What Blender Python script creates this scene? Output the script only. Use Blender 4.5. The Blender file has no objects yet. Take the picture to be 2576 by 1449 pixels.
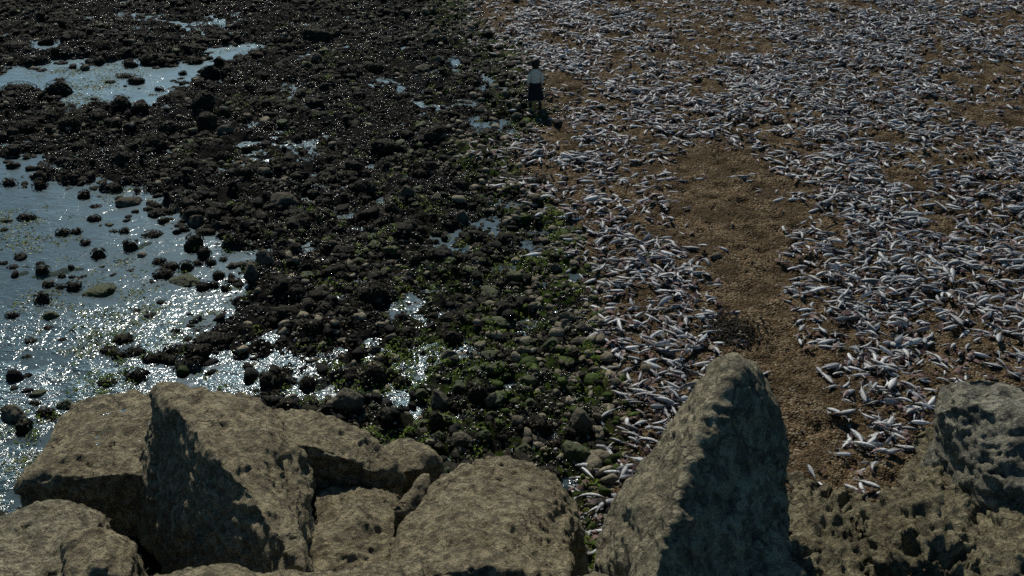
import bpy, bmesh, math, random
import numpy as np
from mathutils import Vector, Matrix
random.seed(7)
RNG = np.random.default_rng(11)
R = math.radians

# ------------------------------------------------------------------ camera, world, sun, exposure
scene = bpy.context.scene
CAMZ, PITCH = 11.0, R(28.0)
FD, CX, CY = 2750.0, 1288.0, 724.5          # focal length / centre in a 2576 x 1449 frame
cam_data = bpy.data.cameras.new("camera")
cam_data.sensor_width = 36.0
cam_data.lens = 36.0 * FD / 2576.0
cam_data.clip_end = 3000
cam_data.dof.use_dof = True
cam_data.dof.focus_distance = 26.0
cam_data.dof.aperture_fstop = 1.6
cam = bpy.data.objects.new("camera", cam_data)
cam.location = (0, 0, CAMZ)
cam.rotation_euler = (math.pi / 2 - PITCH, 0, 0)
scene.collection.objects.link(cam)
scene.camera = cam

SUN_AZ, SUN_EL = R(-14), R(44)
world = bpy.data.worlds.new("World")
scene.world = world
world.use_nodes = True
wn = world.node_tree
wn.nodes.clear()
sky = wn.nodes.new("ShaderNodeTexSky")
sky.sky_type = 'NISHITA'
sky.sun_disc = False
sky.sun_elevation = SUN_EL
sky.sun_rotation = SUN_AZ
sky.ozone_density = 3.0
sky.dust_density = 0.6
bg = wn.nodes.new("ShaderNodeBackground")
bg.inputs[1].default_value = 0.07
wo = wn.nodes.new("ShaderNodeOutputWorld")
tint = wn.nodes.new("ShaderNodeMix"); tint.data_type = 'RGBA'; tint.blend_type = 'MULTIPLY'; tint.inputs[0].default_value = 1
tint.inputs[7].default_value = (0.62, 0.93, 1.03, 1)          # cool, slightly hazy coastal sky
wn.links.new(sky.outputs[0], tint.inputs[6])
wn.links.new(tint.outputs[2], bg.inputs[0])
wn.links.new(bg.outputs[0], wo.inputs[0])

sun_data = bpy.data.lights.new("sun", 'SUN')
sun_data.energy = 5.0
sun_data.angle = R(0.53)
sun_data.color = (1.0, 0.93, 0.82)
sun = bpy.data.objects.new("sun", sun_data)
sdir = Vector((math.sin(SUN_AZ) * math.cos(SUN_EL), math.cos(SUN_AZ) * math.cos(SUN_EL), math.sin(SUN_EL)))
sun.rotation_euler = sdir.to_track_quat('Z', 'Y').to_euler()
sun.location = (0, 0, 30)
scene.collection.objects.link(sun)

scene.view_settings.view_transform = 'Standard'
scene.view_settings.look = 'None'
scene.view_settings.exposure = -0.30
scene.view_settings.gamma = 1
scene.view_settings.use_curve_mapping = False
scene.cycles.use_denoising = False
scene.cycles.max_bounces = 5
scene.cycles.diffuse_bounces = 2
scene.cycles.glossy_bounces = 2
scene.cycles.transparent_max_bounces = 6
scene.cycles.caustics_reflective = False
scene.cycles.caustics_refractive = False
scene.cycles.sample_clamp_indirect = 4

# ------------------------------------------------------------------ small maths
cp, sp = math.cos(PITCH), math.sin(PITCH)

def at(dx, dy, h=0.0):
    """point of the place seen at frame position dx, dy (2576-wide frame) lying at height h"""
    u, v = (dx - CX) / FD, (CY - dy) / FD
    d = Vector((u, cp + v * sp, -sp + v * cp))
    t = (h - CAMZ) / d.z
    return Vector((d.x * t, d.y * t, h))

def proj(X, Y, Z):
    zc = Z - CAMZ
    depth = Y * cp - zc * sp
    up = Y * sp + zc * cp
    return CX + FD * X / depth, CY - FD * up / depth, FD / depth

def _h(ix, iy, iz, seed):
    n = (ix * 374761393 + iy * 668265263 + iz * 2147483647 + seed * 1274126177) & 0xFFFFFFFF
    n = ((n ^ (n >> 13)) * 1274126177) & 0xFFFFFFFF
    n = ((n ^ (n >> 16)) * 668265263) & 0xFFFFFFFF
    return ((n ^ (n >> 15)) & 0xFFFF) / 32768.0 - 1.0

def noise3(P, seed=0):
    """smooth value noise, about -1..1, for an (N,3) array"""
    F = np.floor(P)
    I = F.astype(np.int64)
    f = P - F
    f = f * f * f * (f * (f * 6 - 15) + 10)
    x, y, z = I[:, 0], I[:, 1], I[:, 2]
    out = 0
    for a in (0, 1):
        wa = f[:, 0] if a else 1 - f[:, 0]
        for b in (0, 1):
            wb = f[:, 1] if b else 1 - f[:, 1]
            for c in (0, 1):
                wc = f[:, 2] if c else 1 - f[:, 2]
                out = out + wa * wb * wc * _h(x + a, y + b, z + c, seed)
    return out

_A, _B = 0.63, 1.13
_ROT = np.array([[math.cos(_A), -math.sin(_A), 0], [math.sin(_A), math.cos(_A), 0], [0, 0, 1]]) @ np.array([[1, 0, 0], [0, math.cos(_B), -math.sin(_B)], [0, math.sin(_B), math.cos(_B)]])
def rn(V, size, seed=0, warp=0.35):
    """noise on turned, warped axes, so no lattice shows"""
    P = (V @ _ROT.T) / size + seed * 13.7
    W = np.stack([noise3(P * 0.9 + 31, seed + 50), noise3(P * 0.9 + 57, seed + 51), noise3(P * 0.9 + 83, seed + 52)], 1)
    return noise3(P + warp * W, seed)

def noise2(X, Y, size, seed=0):
    P = np.stack([X / size, Y / size, np.zeros_like(X)], 1)
    # rotate a little so that the lattice never lines up with the grid
    c, s = math.cos(0.6 + seed), math.sin(0.6 + seed)
    x, y = P[:, 0].copy(), P[:, 1].copy()
    P[:, 0] = c * x - s * y + 17.3
    P[:, 1] = s * x + c * y + 5.1
    F = np.floor(P); I = F.astype(np.int64); f = P - F
    f = f * f * f * (f * (f * 6 - 15) + 10)
    x, y = I[:, 0], I[:, 1]
    z = np.zeros_like(x)
    a = _h(x, y, z, seed) * (1 - f[:, 0]) + _h(x + 1, y, z, seed) * f[:, 0]
    b = _h(x, y + 1, z, seed) * (1 - f[:, 0]) + _h(x + 1, y + 1, z, seed) * f[:, 0]
    return a * (1 - f[:, 1]) + b * f[:, 1]

def sstep(a, b, x):
    t = np.clip((x - a) / (b - a), 0, 1)
    return t * t * (3 - 2 * t)

def signed_dist(X, Y, poly):
    """distance to a closed polygon, negative inside"""
    d = np.full(X.shape, 1e9)
    inside = np.zeros(X.shape, bool)
    n = len(poly)
    for i in range(n):
        ax, ay = poly[i][0], poly[i][1]
        bx, by = poly[(i + 1) % n][0], poly[(i + 1) % n][1]
        ex, ey = bx - ax, by - ay
        t = np.clip(((X - ax) * ex + (Y - ay) * ey) / (ex * ex + ey * ey + 1e-12), 0, 1)
        d = np.minimum(d, np.hypot(X - ax - t * ex, Y - ay - t * ey))
        cond = (ay > Y) != (by > Y)
        with np.errstate(divide='ignore', invalid='ignore'):
            xi = ex * (Y - ay) / (ey if ey != 0 else 1e-12) + ax
        inside ^= cond & (X < xi)
    return np.where(inside, -d, d)

def gpoly(pts):
    return [tuple(at(x, y)[:2]) for x, y in pts]

# ------------------------------------------------------------------ the lie of the shore (ground-plane outlines)
POOL_NEAR = gpoly([(-200, 390), (30, 395), (95, 405), (150, 440), (215, 462), (280, 478), (330, 505), (400, 505), (455, 512),
    (500, 530), (560, 545), (590, 560), (585, 600), (575, 650), (600, 690), (625, 740), (560, 775), (505, 830), (470, 850),
    (420, 895), (520, 905), (640, 905), (705, 920), (730, 945), (820, 955), (900, 965), (945, 985), (900, 1000), (850, 1020),
    (760, 1035), (600, 1010), (380, 1100), (150, 1300), (-300, 1420)])
POOL_FAR = gpoly([(-250, 190), (0, 180), (90, 163), (180, 150), (240, 160), (330, 150), (420, 160), (470, 150), (540, 118), (640, 118),
    (560, 165), (500, 200), (520, 235), (460, 240), (390, 245), (300, 268), (160, 262), (60, 245), (0, 225), (-250, 240)])
POOL_TIP = gpoly([(-250, 92), (40, 92), (120, 97), (130, 118), (90, 122), (60, 110), (-250, 112)])
POOLS = [POOL_NEAR, POOL_FAR, POOL_TIP]
BEACH = gpoly([(1160, -160), (1180, 40), (1235, 90), (1300, 130), (1335, 165), (1345, 230), (1400, 290), (1300, 350), (1265, 400),
    (1320, 450), (1400, 520), (1450, 600), (1480, 700), (1500, 800), (1540, 880), (1570, 960), (1590, 1040), (1590, 1110),
    (1560, 1170), (1500, 1220), (1480, 1290), (1480, 1500), (3600, 1500), (3600, -160)])
# puddles: frame x, y, width in frame px
PUDDLES = [(615, 365, 45), (412, 312, 40), (285, 300, 24), (325, 310, 34), (650, 120, 50), (770, 145, 70), (1017, 125, 42), (540, 210, 60),
    (1180, 263, 52), (1205, 315, 42), (1040, 338, 40), (900, 310, 34), (935, 420, 36), (1045, 392, 30), (785, 357, 30), (870, 545, 55),
    (960, 505, 50), (1235, 560, 60), (1150, 590, 60), (905, 580, 34), (770, 625, 70), (1035, 765, 60), (1160, 718, 45), (1000, 770, 50),
    (935, 862, 44), (930, 905, 48), (975, 930, 30), (1165, 885, 50), (1280, 965, 34), (915, 1072, 42), (968, 1110, 38), (1000, 1105, 34),
    (1150, 1050, 45), (1125, 1160, 30), (660, 640, 60), (620, 690, 50), (1310, 420, 40), (1350, 490, 46), (1290, 520, 50), (1250, 590, 36),
    (735, 245, 35), (1100, 180, 26), (560, 430, 36), (700, 590, 46), (1340, 820, 34), (1080, 660, 40), (820, 650, 44), (465, 180, 60), (870, 120, 36)]
PUD = np.array([[*at(x, y)[:2], 0.43 * w / proj(*at(x, y))[2]] for x, y, w in PUDDLES])

def ground_info(X, Y):
    shp = X.shape
    X = X.ravel(); Y = Y.ravel()
    n1 = noise2(X, Y, 1.6, 1); n2 = noise2(X, Y, 0.6, 2); n3 = noise2(X, Y, 0.24, 3); n4 = noise2(X, Y, 0.11, 4)
    warp = n1 * 0.50 + n2 * 0.42 + n3 * 0.12
    sw = np.full(X.shape, 1e9)
    for P in POOLS:
        sw = np.minimum(sw, signed_dist(X, Y, P))
    sw = sw + warp
    sb = -signed_dist(X, Y, BEACH) + warp * 0.6          # positive on the beach
    fore = 0.105 + 0.055 * noise2(X, Y, 3.1, 8) + 0.06 * n1 + 0.12 * n2 + 0.085 * n3 + 0.05 * n4
    pud = np.zeros_like(X)
    for px, py, r in PUD:
        d2 = ((X - px) ** 2 + ((Y - py) * 0.75) ** 2) / (r * r)
        pud = np.maximum(pud, np.exp(-d2 * 0.9))
    pud = np.clip(pud * (1 + 0.5 * n2 + 0.6 * n3), 0, 1)
    fore = fore - pud * 0.22 - pud * 0.45 * np.maximum(fore, 0)
    bed = -0.13 + 0.05 * n1 + 0.05 * n2 + 0.05 * n3 + 0.02 * n4 + 0.08 * np.maximum(noise2(X, Y, 0.9, 21), 0)
    beach = 0.13 + np.clip(sb, 0, 10) * 0.012 + 0.05 * noise2(X, Y, 2.4, 9) + 0.05 * noise2(X, Y, 0.6, 10) - 0.12 * np.maximum(noise2(X, Y, 0.30, 11) - 0.05, 0) + 0.03 * noise2(X, Y, 0.2, 13) + 0.022 * noise2(X, Y, 0.11, 12)
    wet = sstep(0.25, -0.35, sw)
    h = fore * (1 - wet) + bed * wet
    b = sstep(-0.5, 0.5, sb)
    h = h * (1 - b) + beach * b
    near = sstep(9.0, 4.0, Y)
    h = h * (1 - near) + near * 0.0
    return h.reshape(shp), sw.reshape(shp), sb.reshape(shp), pud.reshape(shp)

def gh(x, y):
    return float(ground_info(np.array([x], float), np.array([y], float))[0][0])

# ------------------------------------------------------------------ material helpers
class NT:
    def __init__(s, name):
        s.m = bpy.data.materials.new(name)
        s.m.use_nodes = True
        s.t = s.m.node_tree
        s.t.nodes.clear()
        s.out = s.t.nodes.new("ShaderNodeOutputMaterial")
    def n(s, kind, **kw):
        o = s.t.nodes.new("ShaderNode" + kind)
        for k, v in kw.items():
            if k.startswith("i_"):
                o.inputs[k[2:].replace("_", " ")].default_value = v
            else:
                setattr(o, k, v)
        return o
    def l(s, a, b):
        s.t.links.new(a, b)
    def coord(s, kind="Object"):
        if kind == "World":
            return s.n("NewGeometry").outputs["Position"]
        return s.n("TexCoord").outputs[kind]
    def noise(s, vec, scale, detail=4, rough=0.55, dist=0.0):
        o = s.n("TexNoise")
        s.l(vec, o.inputs["Vector"])
        o.inputs["Scale"].default_value = scale
        o.inputs["Detail"].default_value = detail
        o.inputs["Roughness"].default_value = rough
        o.inputs["Distortion"].default_value = dist
        return o.outputs["Fac"]
    def voro(s, vec, scale, feature='F1', out="Distance"):
        o = s.n("TexVoronoi", feature=feature)
        s.l(vec, o.inputs["Vector"])
        o.inputs["Scale"].default_value = scale
        return o.outputs[out]
    def ramp(s, fac, stops, interp='LINEAR'):
        o = s.n("ValToRGB")
        cr = o.color_ramp
        cr.interpolation = interp
        while len(cr.elements) < len(stops):
            cr.elements.new(0.5)
        for e, (p, c) in zip(cr.elements, stops):
            e.position = p
            e.color = (c, c, c, 1) if isinstance(c, (int, float)) else (*c, 1)
        s.l(fac, o.inputs[0])
        return o.outputs[0]
    def mix(s, fac, a, b, blend='MIX'):
        o = s.n("Mix", data_type='RGBA', blend_type=blend)
        for v, k in ((fac, 0), (a, 6), (b, 7)):
            if hasattr(v, "is_output"):
                s.l(v, o.inputs[k])
            elif k == 0:
                o.inputs[0].default_value = v
            else:
                o.inputs[k].default_value = (*v, 1)
        return o.outputs[2]
    def math(s, op, a, b=0.0):
        o = s.n("Math", operation=op)
        for v, k in ((a, 0), (b, 1)):
            if hasattr(v, "is_output"):
                s.l(v, o.inputs[k])
            else:
                o.inputs[k].default_value = v
        return o.outputs[0]
    def bump(s, height, strength, dist, normal=None):
        o = s.n("Bump")
        s.l(height, o.inputs["Height"])
        o.inputs["Strength"].default_value = strength
        o.inputs["Distance"].default_value = dist
        if normal is not None:
            s.l(normal, o.inputs["Normal"])
        return o.outputs[0]
    def attr(s, name):
        return s.n("Attribute", attribute_name=name).outputs["Color"]
    def principled(s, color, rough=0.8, normal=None, spec=0.5, **kw):
        o = s.n("BsdfPrincipled")
        for v, k in ((color, "Base Color"), (rough, "Roughness"), (spec, "Specular IOR Level")):
            if hasattr(v, "is_output"):
                s.l(v, o.inputs[k])
            elif k == "Base Color":
                o.inputs[k].default_value = (*v, 1)
            else:
                o.inputs[k].default_value = v
        for k, v in kw.items():
            o.inputs[k.replace("_", " ")].default_value = v
        if normal is not None:
            s.l(normal, o.inputs["Normal"])
        s.l(o.outputs[0], s.out.inputs["Surface"])
        return s.m

def M_sandstone(name, base, pale, dark, scale=1.0, moss=None):
    t = NT(name)
    v = t.coord("World")
    big = t.noise(v, 0.9 * scale, 5, 0.6)
    mid = t.noise(v, 5.5 * scale, 6, 0.7)
    fine = t.noise(v, 34 * scale, 4, 0.7)
    c = t.mix(t.ramp(big, [(0.35, 0.0), (0.68, 1.0)]), base, pale)
    c = t.mix(t.math('MULTIPLY', t.ramp(mid, [(0.42, 1.0), (0.56, 0.0)]), 0.45), c, dark)
    c = t.mix(t.math('MULTIPLY', t.ramp(fine, [(0.36, 1.0), (0.52, 0.0)]), 0.55), c, dark)
    if moss:
        c = t.mix(t.ramp(t.noise(v, 1.7, 6, 0.7), [(0.56, 0.0), (0.66, 0.8)]), c, moss)
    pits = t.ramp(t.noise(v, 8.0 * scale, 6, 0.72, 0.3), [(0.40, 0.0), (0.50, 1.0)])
    grain = t.ramp(t.noise(v, 27.0 * scale, 3, 0.7), [(0.40, 0.0), (0.58, 1.0)])
    c = t.mix(t.math('MULTIPLY', t.math('SUBTRACT', 1.0, pits), 0.45), c, dark)  # shade of the pits painted into the colour, besides their bump
    hh = t.math('ADD', t.math('ADD', t.math('MULTIPLY', mid, 1.0), t.math('MULTIPLY', fine, 0.50)), t.math('ADD', t.math('MULTIPLY', pits, 0.40), t.math('MULTIPLY', grain, 0.08)))
    wv = t.n("VectorMath", operation='ADD')
    nv = t.n("TexNoise"); t.l(v, nv.inputs["Vector"]); nv.inputs["Scale"].default_value = 2.2; nv.inputs["Detail"].default_value = 4
    t.l(v, wv.inputs[0]); t.l(nv.outputs["Color"], wv.inputs[1])
    ed = t.voro(wv.outputs[0], 0.85 * scale, 'DISTANCE_TO_EDGE')
    crack = t.math('MAXIMUM', t.ramp(ed, [(0.0, 0.0), (0.022, 1.0)]), t.ramp(big, [(0.47, 1.0), (0.50, 0.0)]))
    c = t.mix(t.math('MULTIPLY', t.math('SUBTRACT', 1.0, crack), 0.7), c, dark)
    stain = t.noise(v, 0.55, 6, 0.7, 1.0)
    c = t.mix(t.ramp(stain, [(0.50, 0.0), (0.62, 0.40)]), c, tuple(q * 0.45 for q in base))
    hh = t.math('ADD', hh, t.math('MULTIPLY', crack, 0.35))
    nrm = t.bump(hh, 1.0, 0.12)
    return t.principled(c, 0.88, nrm, 0.3)

def M_tinted(name, rough=0.6, spec=0.5, bscale=22, bdist=0.03, dark=0.45, object_random=0.0):
    """colour from the mesh's own 'tint' attribute, broken up by noise"""
    t = NT(name)
    v = t.coord("World")
    nz = t.noise(v, bscale, 4, 0.7)
    c = t.attr("tint")
    c2 = t.mix(1.0, c, (dark, dark, dark), 'MULTIPLY')
    c = t.mix(t.ramp(nz, [(0.38, 1.0), (0.6, 0.0)]), c, c2)
    if object_random:
        hs = t.n("HueSaturation")
        t.l(t.math('ADD', t.math('MULTIPLY', t.n("ObjectInfo").outputs["Random"], object_random), 1 - object_random * 0.5), hs.inputs["Value"])
        t.l(c, hs.inputs["Color"])
        c = hs.outputs[0]
    return t.principled(c, rough, t.bump(nz, 1.0, bdist), spec)

def M_rock(name, cols, bscale=9, rough=0.6, spec=0.5, bd=0.06):
    t = NT(name)
    v = t.coord("World")
    a = t.noise(v, 3.0, 5, 0.65)
    b = t.noise(v, bscale, 5, 0.75)
    c = t.noise(v, bscale * 4, 3, 0.7)
    col = t.mix(t.ramp(a, [(0.38, 0.0), (0.62, 1.0)]), cols[0], cols[1])
    col = t.mix(t.ramp(b, [(0.50, 0.0), (0.64, 1.0)]), col, cols[2])
    col = t.mix(t.ramp(c, [(0.56, 0.0), (0.68, 0.8)]), col, cols[3])
    h = t.math('ADD', b, t.math('MULTIPLY', c, 0.5))
    return t.principled(col, rough, t.bump(h, 1.0, bd), spec)

MAT = {}
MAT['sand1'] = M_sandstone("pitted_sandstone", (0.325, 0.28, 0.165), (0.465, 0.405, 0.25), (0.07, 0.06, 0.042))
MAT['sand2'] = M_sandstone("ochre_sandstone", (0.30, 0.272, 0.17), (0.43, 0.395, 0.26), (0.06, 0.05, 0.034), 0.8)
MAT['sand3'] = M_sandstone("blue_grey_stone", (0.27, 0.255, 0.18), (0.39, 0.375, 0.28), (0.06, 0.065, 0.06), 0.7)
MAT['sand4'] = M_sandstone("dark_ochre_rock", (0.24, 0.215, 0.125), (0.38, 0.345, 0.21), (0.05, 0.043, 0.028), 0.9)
MAT['weedy'] = M_rock("weed_covered_stone", ((0.013, 0.012, 0.009), (0.024, 0.021, 0.013), (0.028, 0.027, 0.014), (0.19, 0.182, 0.13)), 9, 0.7, 0.10)  # pale last colour of weed_covered_stone paints sunlit specks over the dark weed
MAT['bare'] = M_rock("bare_foreshore_stone", ((0.09, 0.083, 0.058), (0.15, 0.138, 0.098), (0.045, 0.042, 0.028), (0.02, 0.019, 0.014)), 6, 0.75, 0.12, 0.07)
MAT['mossy'] = M_rock("algae_covered_stone", ((0.03, 0.042, 0.010), (0.065, 0.085, 0.018), (0.10, 0.12, 0.028), (0.025, 0.024, 0.014)), 12, 0.6, 0.4)
MAT['wetgravel'] = M_tinted("wet_gravel", 0.22, 0.6, 40, 0.01, 0.6)
MAT['stones'] = M_tinted("mixed_stones", 0.7, 0.10, 16, 0.03)
MAT['weed'] = M_tinted("wet_seaweed", 0.6, 0.06, 30, 0.01, 0.6)
MAT['fish'] = M_tinted("fish_skin", 0.42, 0.35, 30, 0.012, 0.45, 0.7)
MAT['fishmass'] = M_tinted("fish_skin_mass", 0.42, 0.35, 30, 0.012, 0.45)

def M_ground():
    t = NT("shore_ground")
    v = t.coord("World")
    z = t.n("SeparateColor")
    t.l(t.attr("zone"), z.inputs[0])
    beach, pool, green = z.outputs[0], z.outputs[1], z.outputs[2]
    # shingle
    vc = t.voro(v, 26, 'F1', "Color")
    vd = t.voro(v, 26, 'F1', "Distance")
    sc = t.n("SeparateColor"); t.l(vc, sc.inputs[0])
    shin = t.ramp(sc.outputs[0], [(0.0, (0.026, 0.017, 0.009)), (0.3, (0.084, 0.057, 0.030)), (0.6, (0.140, 0.098, 0.053)), (0.9, (0.20, 0.157, 0.097)), (1.0, (0.30, 0.27, 0.20))])
    shin = t.mix(t.ramp(t.noise(v, 1.3, 5, 0.65), [(0.42, 0.0), (0.58, 0.7)]), shin, (0.042, 0.029, 0.015))
    # weedy foreshore
    a = t.noise(v, 7, 6, 0.75, 1.2)
    b = t.noise(v, 38, 4, 0.75)
    fore = t.mix(t.ramp(a, [(0.44, 0.0), (0.62, 1.0)]), (0.008, 0.008, 0.008), (0.018, 0.017, 0.014))
    fore = t.mix(t.ramp(b, [(0.56, 0.0), (0.68, 0.8)]), fore, (0.06, 0.056, 0.04))
    fore = t.mix(t.math('MULTIPLY', green, t.ramp(t.noise(v, 4.5, 5, 0.7), [(0.45, 0.0), (0.58, 1.0)])), fore, (0.05, 0.085, 0.010))
    # pool bed
    bed = t.mix(t.ramp(t.noise(v, 1.1, 6, 0.7), [(0.4, 0.0), (0.6, 1.0)]), (0.045, 0.07, 0.07), (0.10, 0.125, 0.115))
    bed = t.mix(t.ramp(t.noise(v, 9, 5, 0.7), [(0.50, 0.0), (0.58, 0.9)]), bed, (0.055, 0.085, 0.03))
    c = t.mix(pool, fore, bed)
    c = t.mix(beach, c, shin)
    r = t.mix(beach, (0.9, 0.9, 0.9), (0.9, 0.9, 0.9))
    hf = t.math('ADD', t.math('MULTIPLY', a, 1.2), t.math('MULTIPLY', b, 0.8))
    hs = t.math('SUBTRACT', 1.0, vd)
    h = t.mix(beach, hf, t.math('ADD', t.math('MULTIPLY', hs, 0.6), t.noise(v, 9, 3, 0.6)))
    return t.principled(c, r, t.bump(h, 1.0, 0.07), 0.04)
MAT['ground'] = M_ground()

def M_water():
    t = NT("pool_water")
    v = t.coord("World")
    mp = t.n("Mapping"); mp.inputs["Scale"].default_value = (1.0, 1.7, 1.0); mp.inputs["Rotation"].default_value = (0, 0, 0.25)
    t.l(v, mp.inputs[0])
    w1 = t.noise(mp.outputs[0], 3.6, 2, 0.5, 0.4)
    w2 = t.noise(mp.outputs[0], 9.5, 2, 0.6, 0.6)
    gust = t.ramp(t.noise(v, 0.75, 5, 0.65), [(0.42, 0.12), (0.60, 1.0)])
    sx = t.n("SeparateXYZ"); t.l(v, sx.inputs[0])
    lee = t.ramp(t.math('DIVIDE', sx.outputs[1], 60.0), [(0.27, 1.0), (0.31, 0.62), (0.345, 0.24), (0.60, 0.30)])   # breeze reaches the near shallows
    gust = t.math('MULTIPLY', gust, lee)
    h = t.math('MULTIPLY', t.math('ADD', t.math('MULTIPLY', w1, 1.0), t.math('MULTIPLY', w2, 0.5)), gust)
    nrm = t.bump(h, 1.0, 0.068)
    fr = t.n("Fresnel"); fr.inputs[0].default_value = 1.42; t.l(nrm, fr.inputs["Normal"])
    tr = t.n("BsdfTransparent"); tr.inputs[0].default_value = (0.60, 0.76, 0.77, 1)
    g1 = t.n("BsdfGlossy"); g1.inputs["Roughness"].default_value = 0.15; g1.inputs["Color"].default_value = (0.88, 0.96, 1, 1)
    g2 = t.n("BsdfGlossy"); g2.inputs["Roughness"].default_value = 0.50; g2.inputs["Color"].default_value = (0.56, 0.84, 1.0, 1)
    t.l(nrm, g1.inputs["Normal"])
    gl = t.n("MixShader"); gl.inputs[0].default_value = 0.19
    t.l(g1.outputs[0], gl.inputs[1]); t.l(g2.outputs[0], gl.inputs[2])
    ms = t.n("MixShader")
    t.l(fr.outputs[0], ms.inputs[0]); t.l(tr.outputs[0], ms.inputs[1]); t.l(gl.outputs[0], ms.inputs[2])
    t.l(ms.outputs[0], t.out.inputs["Surface"])
    return t.m
MAT['water'] = M_water()

# ------------------------------------------------------------------ mesh helpers
def mesh_from(name, V, F, mat, tint=None, smooth=True, fsize=None):
    """V (n,3); F (m,k) int array of equal-sized faces or list of such arrays"""
    me = bpy.data.meshes.new(name)
    Fs = F if isinstance(F, list) else [F]
    Fs = [np.asarray(f, np.int32) for f in Fs if len(f)]
    me.vertices.add(len(V))
    me.vertices.foreach_set("co", np.asarray(V, np.float32).ravel())
    nl = sum(f.size for f in Fs)
    npoly = sum(len(f) for f in Fs)
    me.loops.add(nl)
    me.loops.foreach_set("vertex_index", np.concatenate([f.ravel() for f in Fs]))
    me.polygons.add(npoly)
    tot = np.concatenate([np.full(len(f), f.shape[1], np.int32) for f in Fs])
    st = np.concatenate([[0], np.cumsum(tot)[:-1]]).astype(np.int32)
    me.polygons.foreach_set("loop_start", st)
    me.polygons.foreach_set("use_smooth", np.full(npoly, smooth, bool))
    me.update(calc_edges=True)
    me.validate()
    if tint is not None:
        a = me.color_attributes.new("tint", 'FLOAT_COLOR', 'POINT')
        tt = np.ones((len(V), 4), np.float32); tt[:, :3] = tint
        a.data.foreach_set("color", tt.ravel())
    me.materials.append(mat)
    return me

def link(name, me, parent=None, **props):
    o = bpy.data.objects.new(name, me)
    scene.collection.objects.link(o)
    if parent is not None:
        o.parent = parent
    for k, v in props.items():
        o[k] = v
    return o

def arrays(me):
    V = np.empty(len(me.vertices) * 3, np.float32); me.vertices.foreach_get("co", V); V = V.reshape(-1, 3)
    L = np.empty(len(me.loops), np.int32); me.loops.foreach_get("vertex_index", L)
    S = np.empty(len(me.polygons), np.int32); me.polygons.foreach_get("loop_total", S)
    return V.astype(float), L, S

def faces_by_size(L, S):
    st = np.concatenate([[0], np.cumsum(S)[:-1]])
    out = []
    for k in np.unique(S):
        idx = st[S == k]
        out.append(L[idx[:, None] + np.arange(k)[None, :]])
    return out

def evaluated(me, mods):
    """mesh with modifiers applied; mods: list of (type, dict)"""
    o = bpy.data.objects.new("tmp", me)
    scene.collection.objects.link(o)
    for ty, kw in mods:
        m = o.modifiers.new(ty, ty)
        for k, v in kw.items():
            setattr(m, k, v)
    dg = bpy.context.evaluated_depsgraph_get()
    dg.update()
    r = bpy.data.meshes.new_from_object(o.evaluated_get(dg))
    bpy.data.objects.remove(o)
    return r

def ico(sub):
    bm = bmesh.new()
    bmesh.ops.create_icosphere(bm, subdivisions=sub, radius=1)
    V = np.array([v.co[:] for v in bm.verts]); F = np.array([[v.index for v in f.verts] for f in bm.faces])
    bm.free()
    return V, F

def normals_of(V, F):
    N = np.zeros_like(V)
    for f in F:
        n = np.cross(V[f[:, 1]] - V[f[:, 0]], V[f[:, 2]] - V[f[:, 0]])
        for k in range(f.shape[1]):
            np.add.at(N, f[:, k], n)
    return N / (np.linalg.norm(N, axis=1, keepdims=True) + 1e-9)

def batch(V, F, pos, scl, rz, tilt=None, tilt_axis=None):
    """many transformed copies of one small mesh as one vertex / face array"""
    n = len(pos)
    P = V[None] * scl[:, None, :]
    if tilt is not None:      # rotate about an horizontal axis first
        ca, sa = np.cos(tilt)[:, None], np.sin(tilt)[:, None]
        y, z = P[..., 1] * ca - P[..., 2] * sa, P[..., 1] * sa + P[..., 2] * ca
        P = np.stack([P[..., 0], y, z], -1)
    if tilt_axis is not None:
        ca, sa = np.cos(tilt_axis)[:, None], np.sin(tilt_axis)[:, None]
        x, z = P[..., 0] * ca + P[..., 2] * sa, -P[..., 0] * sa + P[..., 2] * ca
        P = np.stack([x, P[..., 1], z], -1)
    c, s = np.cos(rz)[:, None], np.sin(rz)[:, None]
    x, y = P[..., 0] * c - P[..., 1] * s, P[..., 0] * s + P[..., 1] * c
    P = np.stack([x, y, P[..., 2]], -1) + pos[:, None, :]
    FF = F[None] + (np.arange(n) * len(V))[:, None, None]
    return P.reshape(-1, 3), FF.reshape(-1, F.shape[1])

def stack(parts):
    """parts: list of (V, F, tint) -> merged"""
    Vs, Fs, Ts, off = [], [], [], 0
    for V, F, T in parts:
        Vs.append(V); Fs.append(F + off); Ts.append(T); off += len(V)
    return np.concatenate(Vs), Fs, np.concatenate(Ts)

# ------------------------------------------------------------------ ground and water
def spaced(a, b, s0, s1):
    xs = [a]
    while xs[-1] < b:
        xs.append(xs[-1] + s0 + (s1 - s0) * (xs[-1] - a) / (b - a))
    return xs
ys = [-300, -100, -40, -12, 0, 4] + spaced(7, 57, 0.035, 0.10) + [60, 66, 80, 120, 200, 500]
half = spaced(0, 27, 0.055, 0.085)
xs = [-500, -200, -100, -60, -40, -32] + [-x for x in reversed(half[1:])] + half + [32, 40, 60, 100, 200, 500]
gx, gy = np.meshgrid(np.array(xs, float), np.array(ys, float))
H, SW, SB, PU = ground_info(gx, gy)
nyy, nxx = gx.shape
V = np.stack([gx.ravel(), gy.ravel(), H.ravel()], 1)
i = np.arange((nyy - 1) * (nxx - 1)); r_, c_ = i // (nxx - 1), i % (nxx - 1)
a = r_ * nxx + c_
F = np.stack([a, a + 1, a + nxx + 1, a + nxx], 1)
me = mesh_from("shore", V, F, MAT['ground'])
zone = me.color_attributes.new("zone", 'FLOAT_COLOR', 'POINT')
DX, DY, DS = proj(gx.ravel(), gy.ravel(), np.zeros(gx.size))
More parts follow.
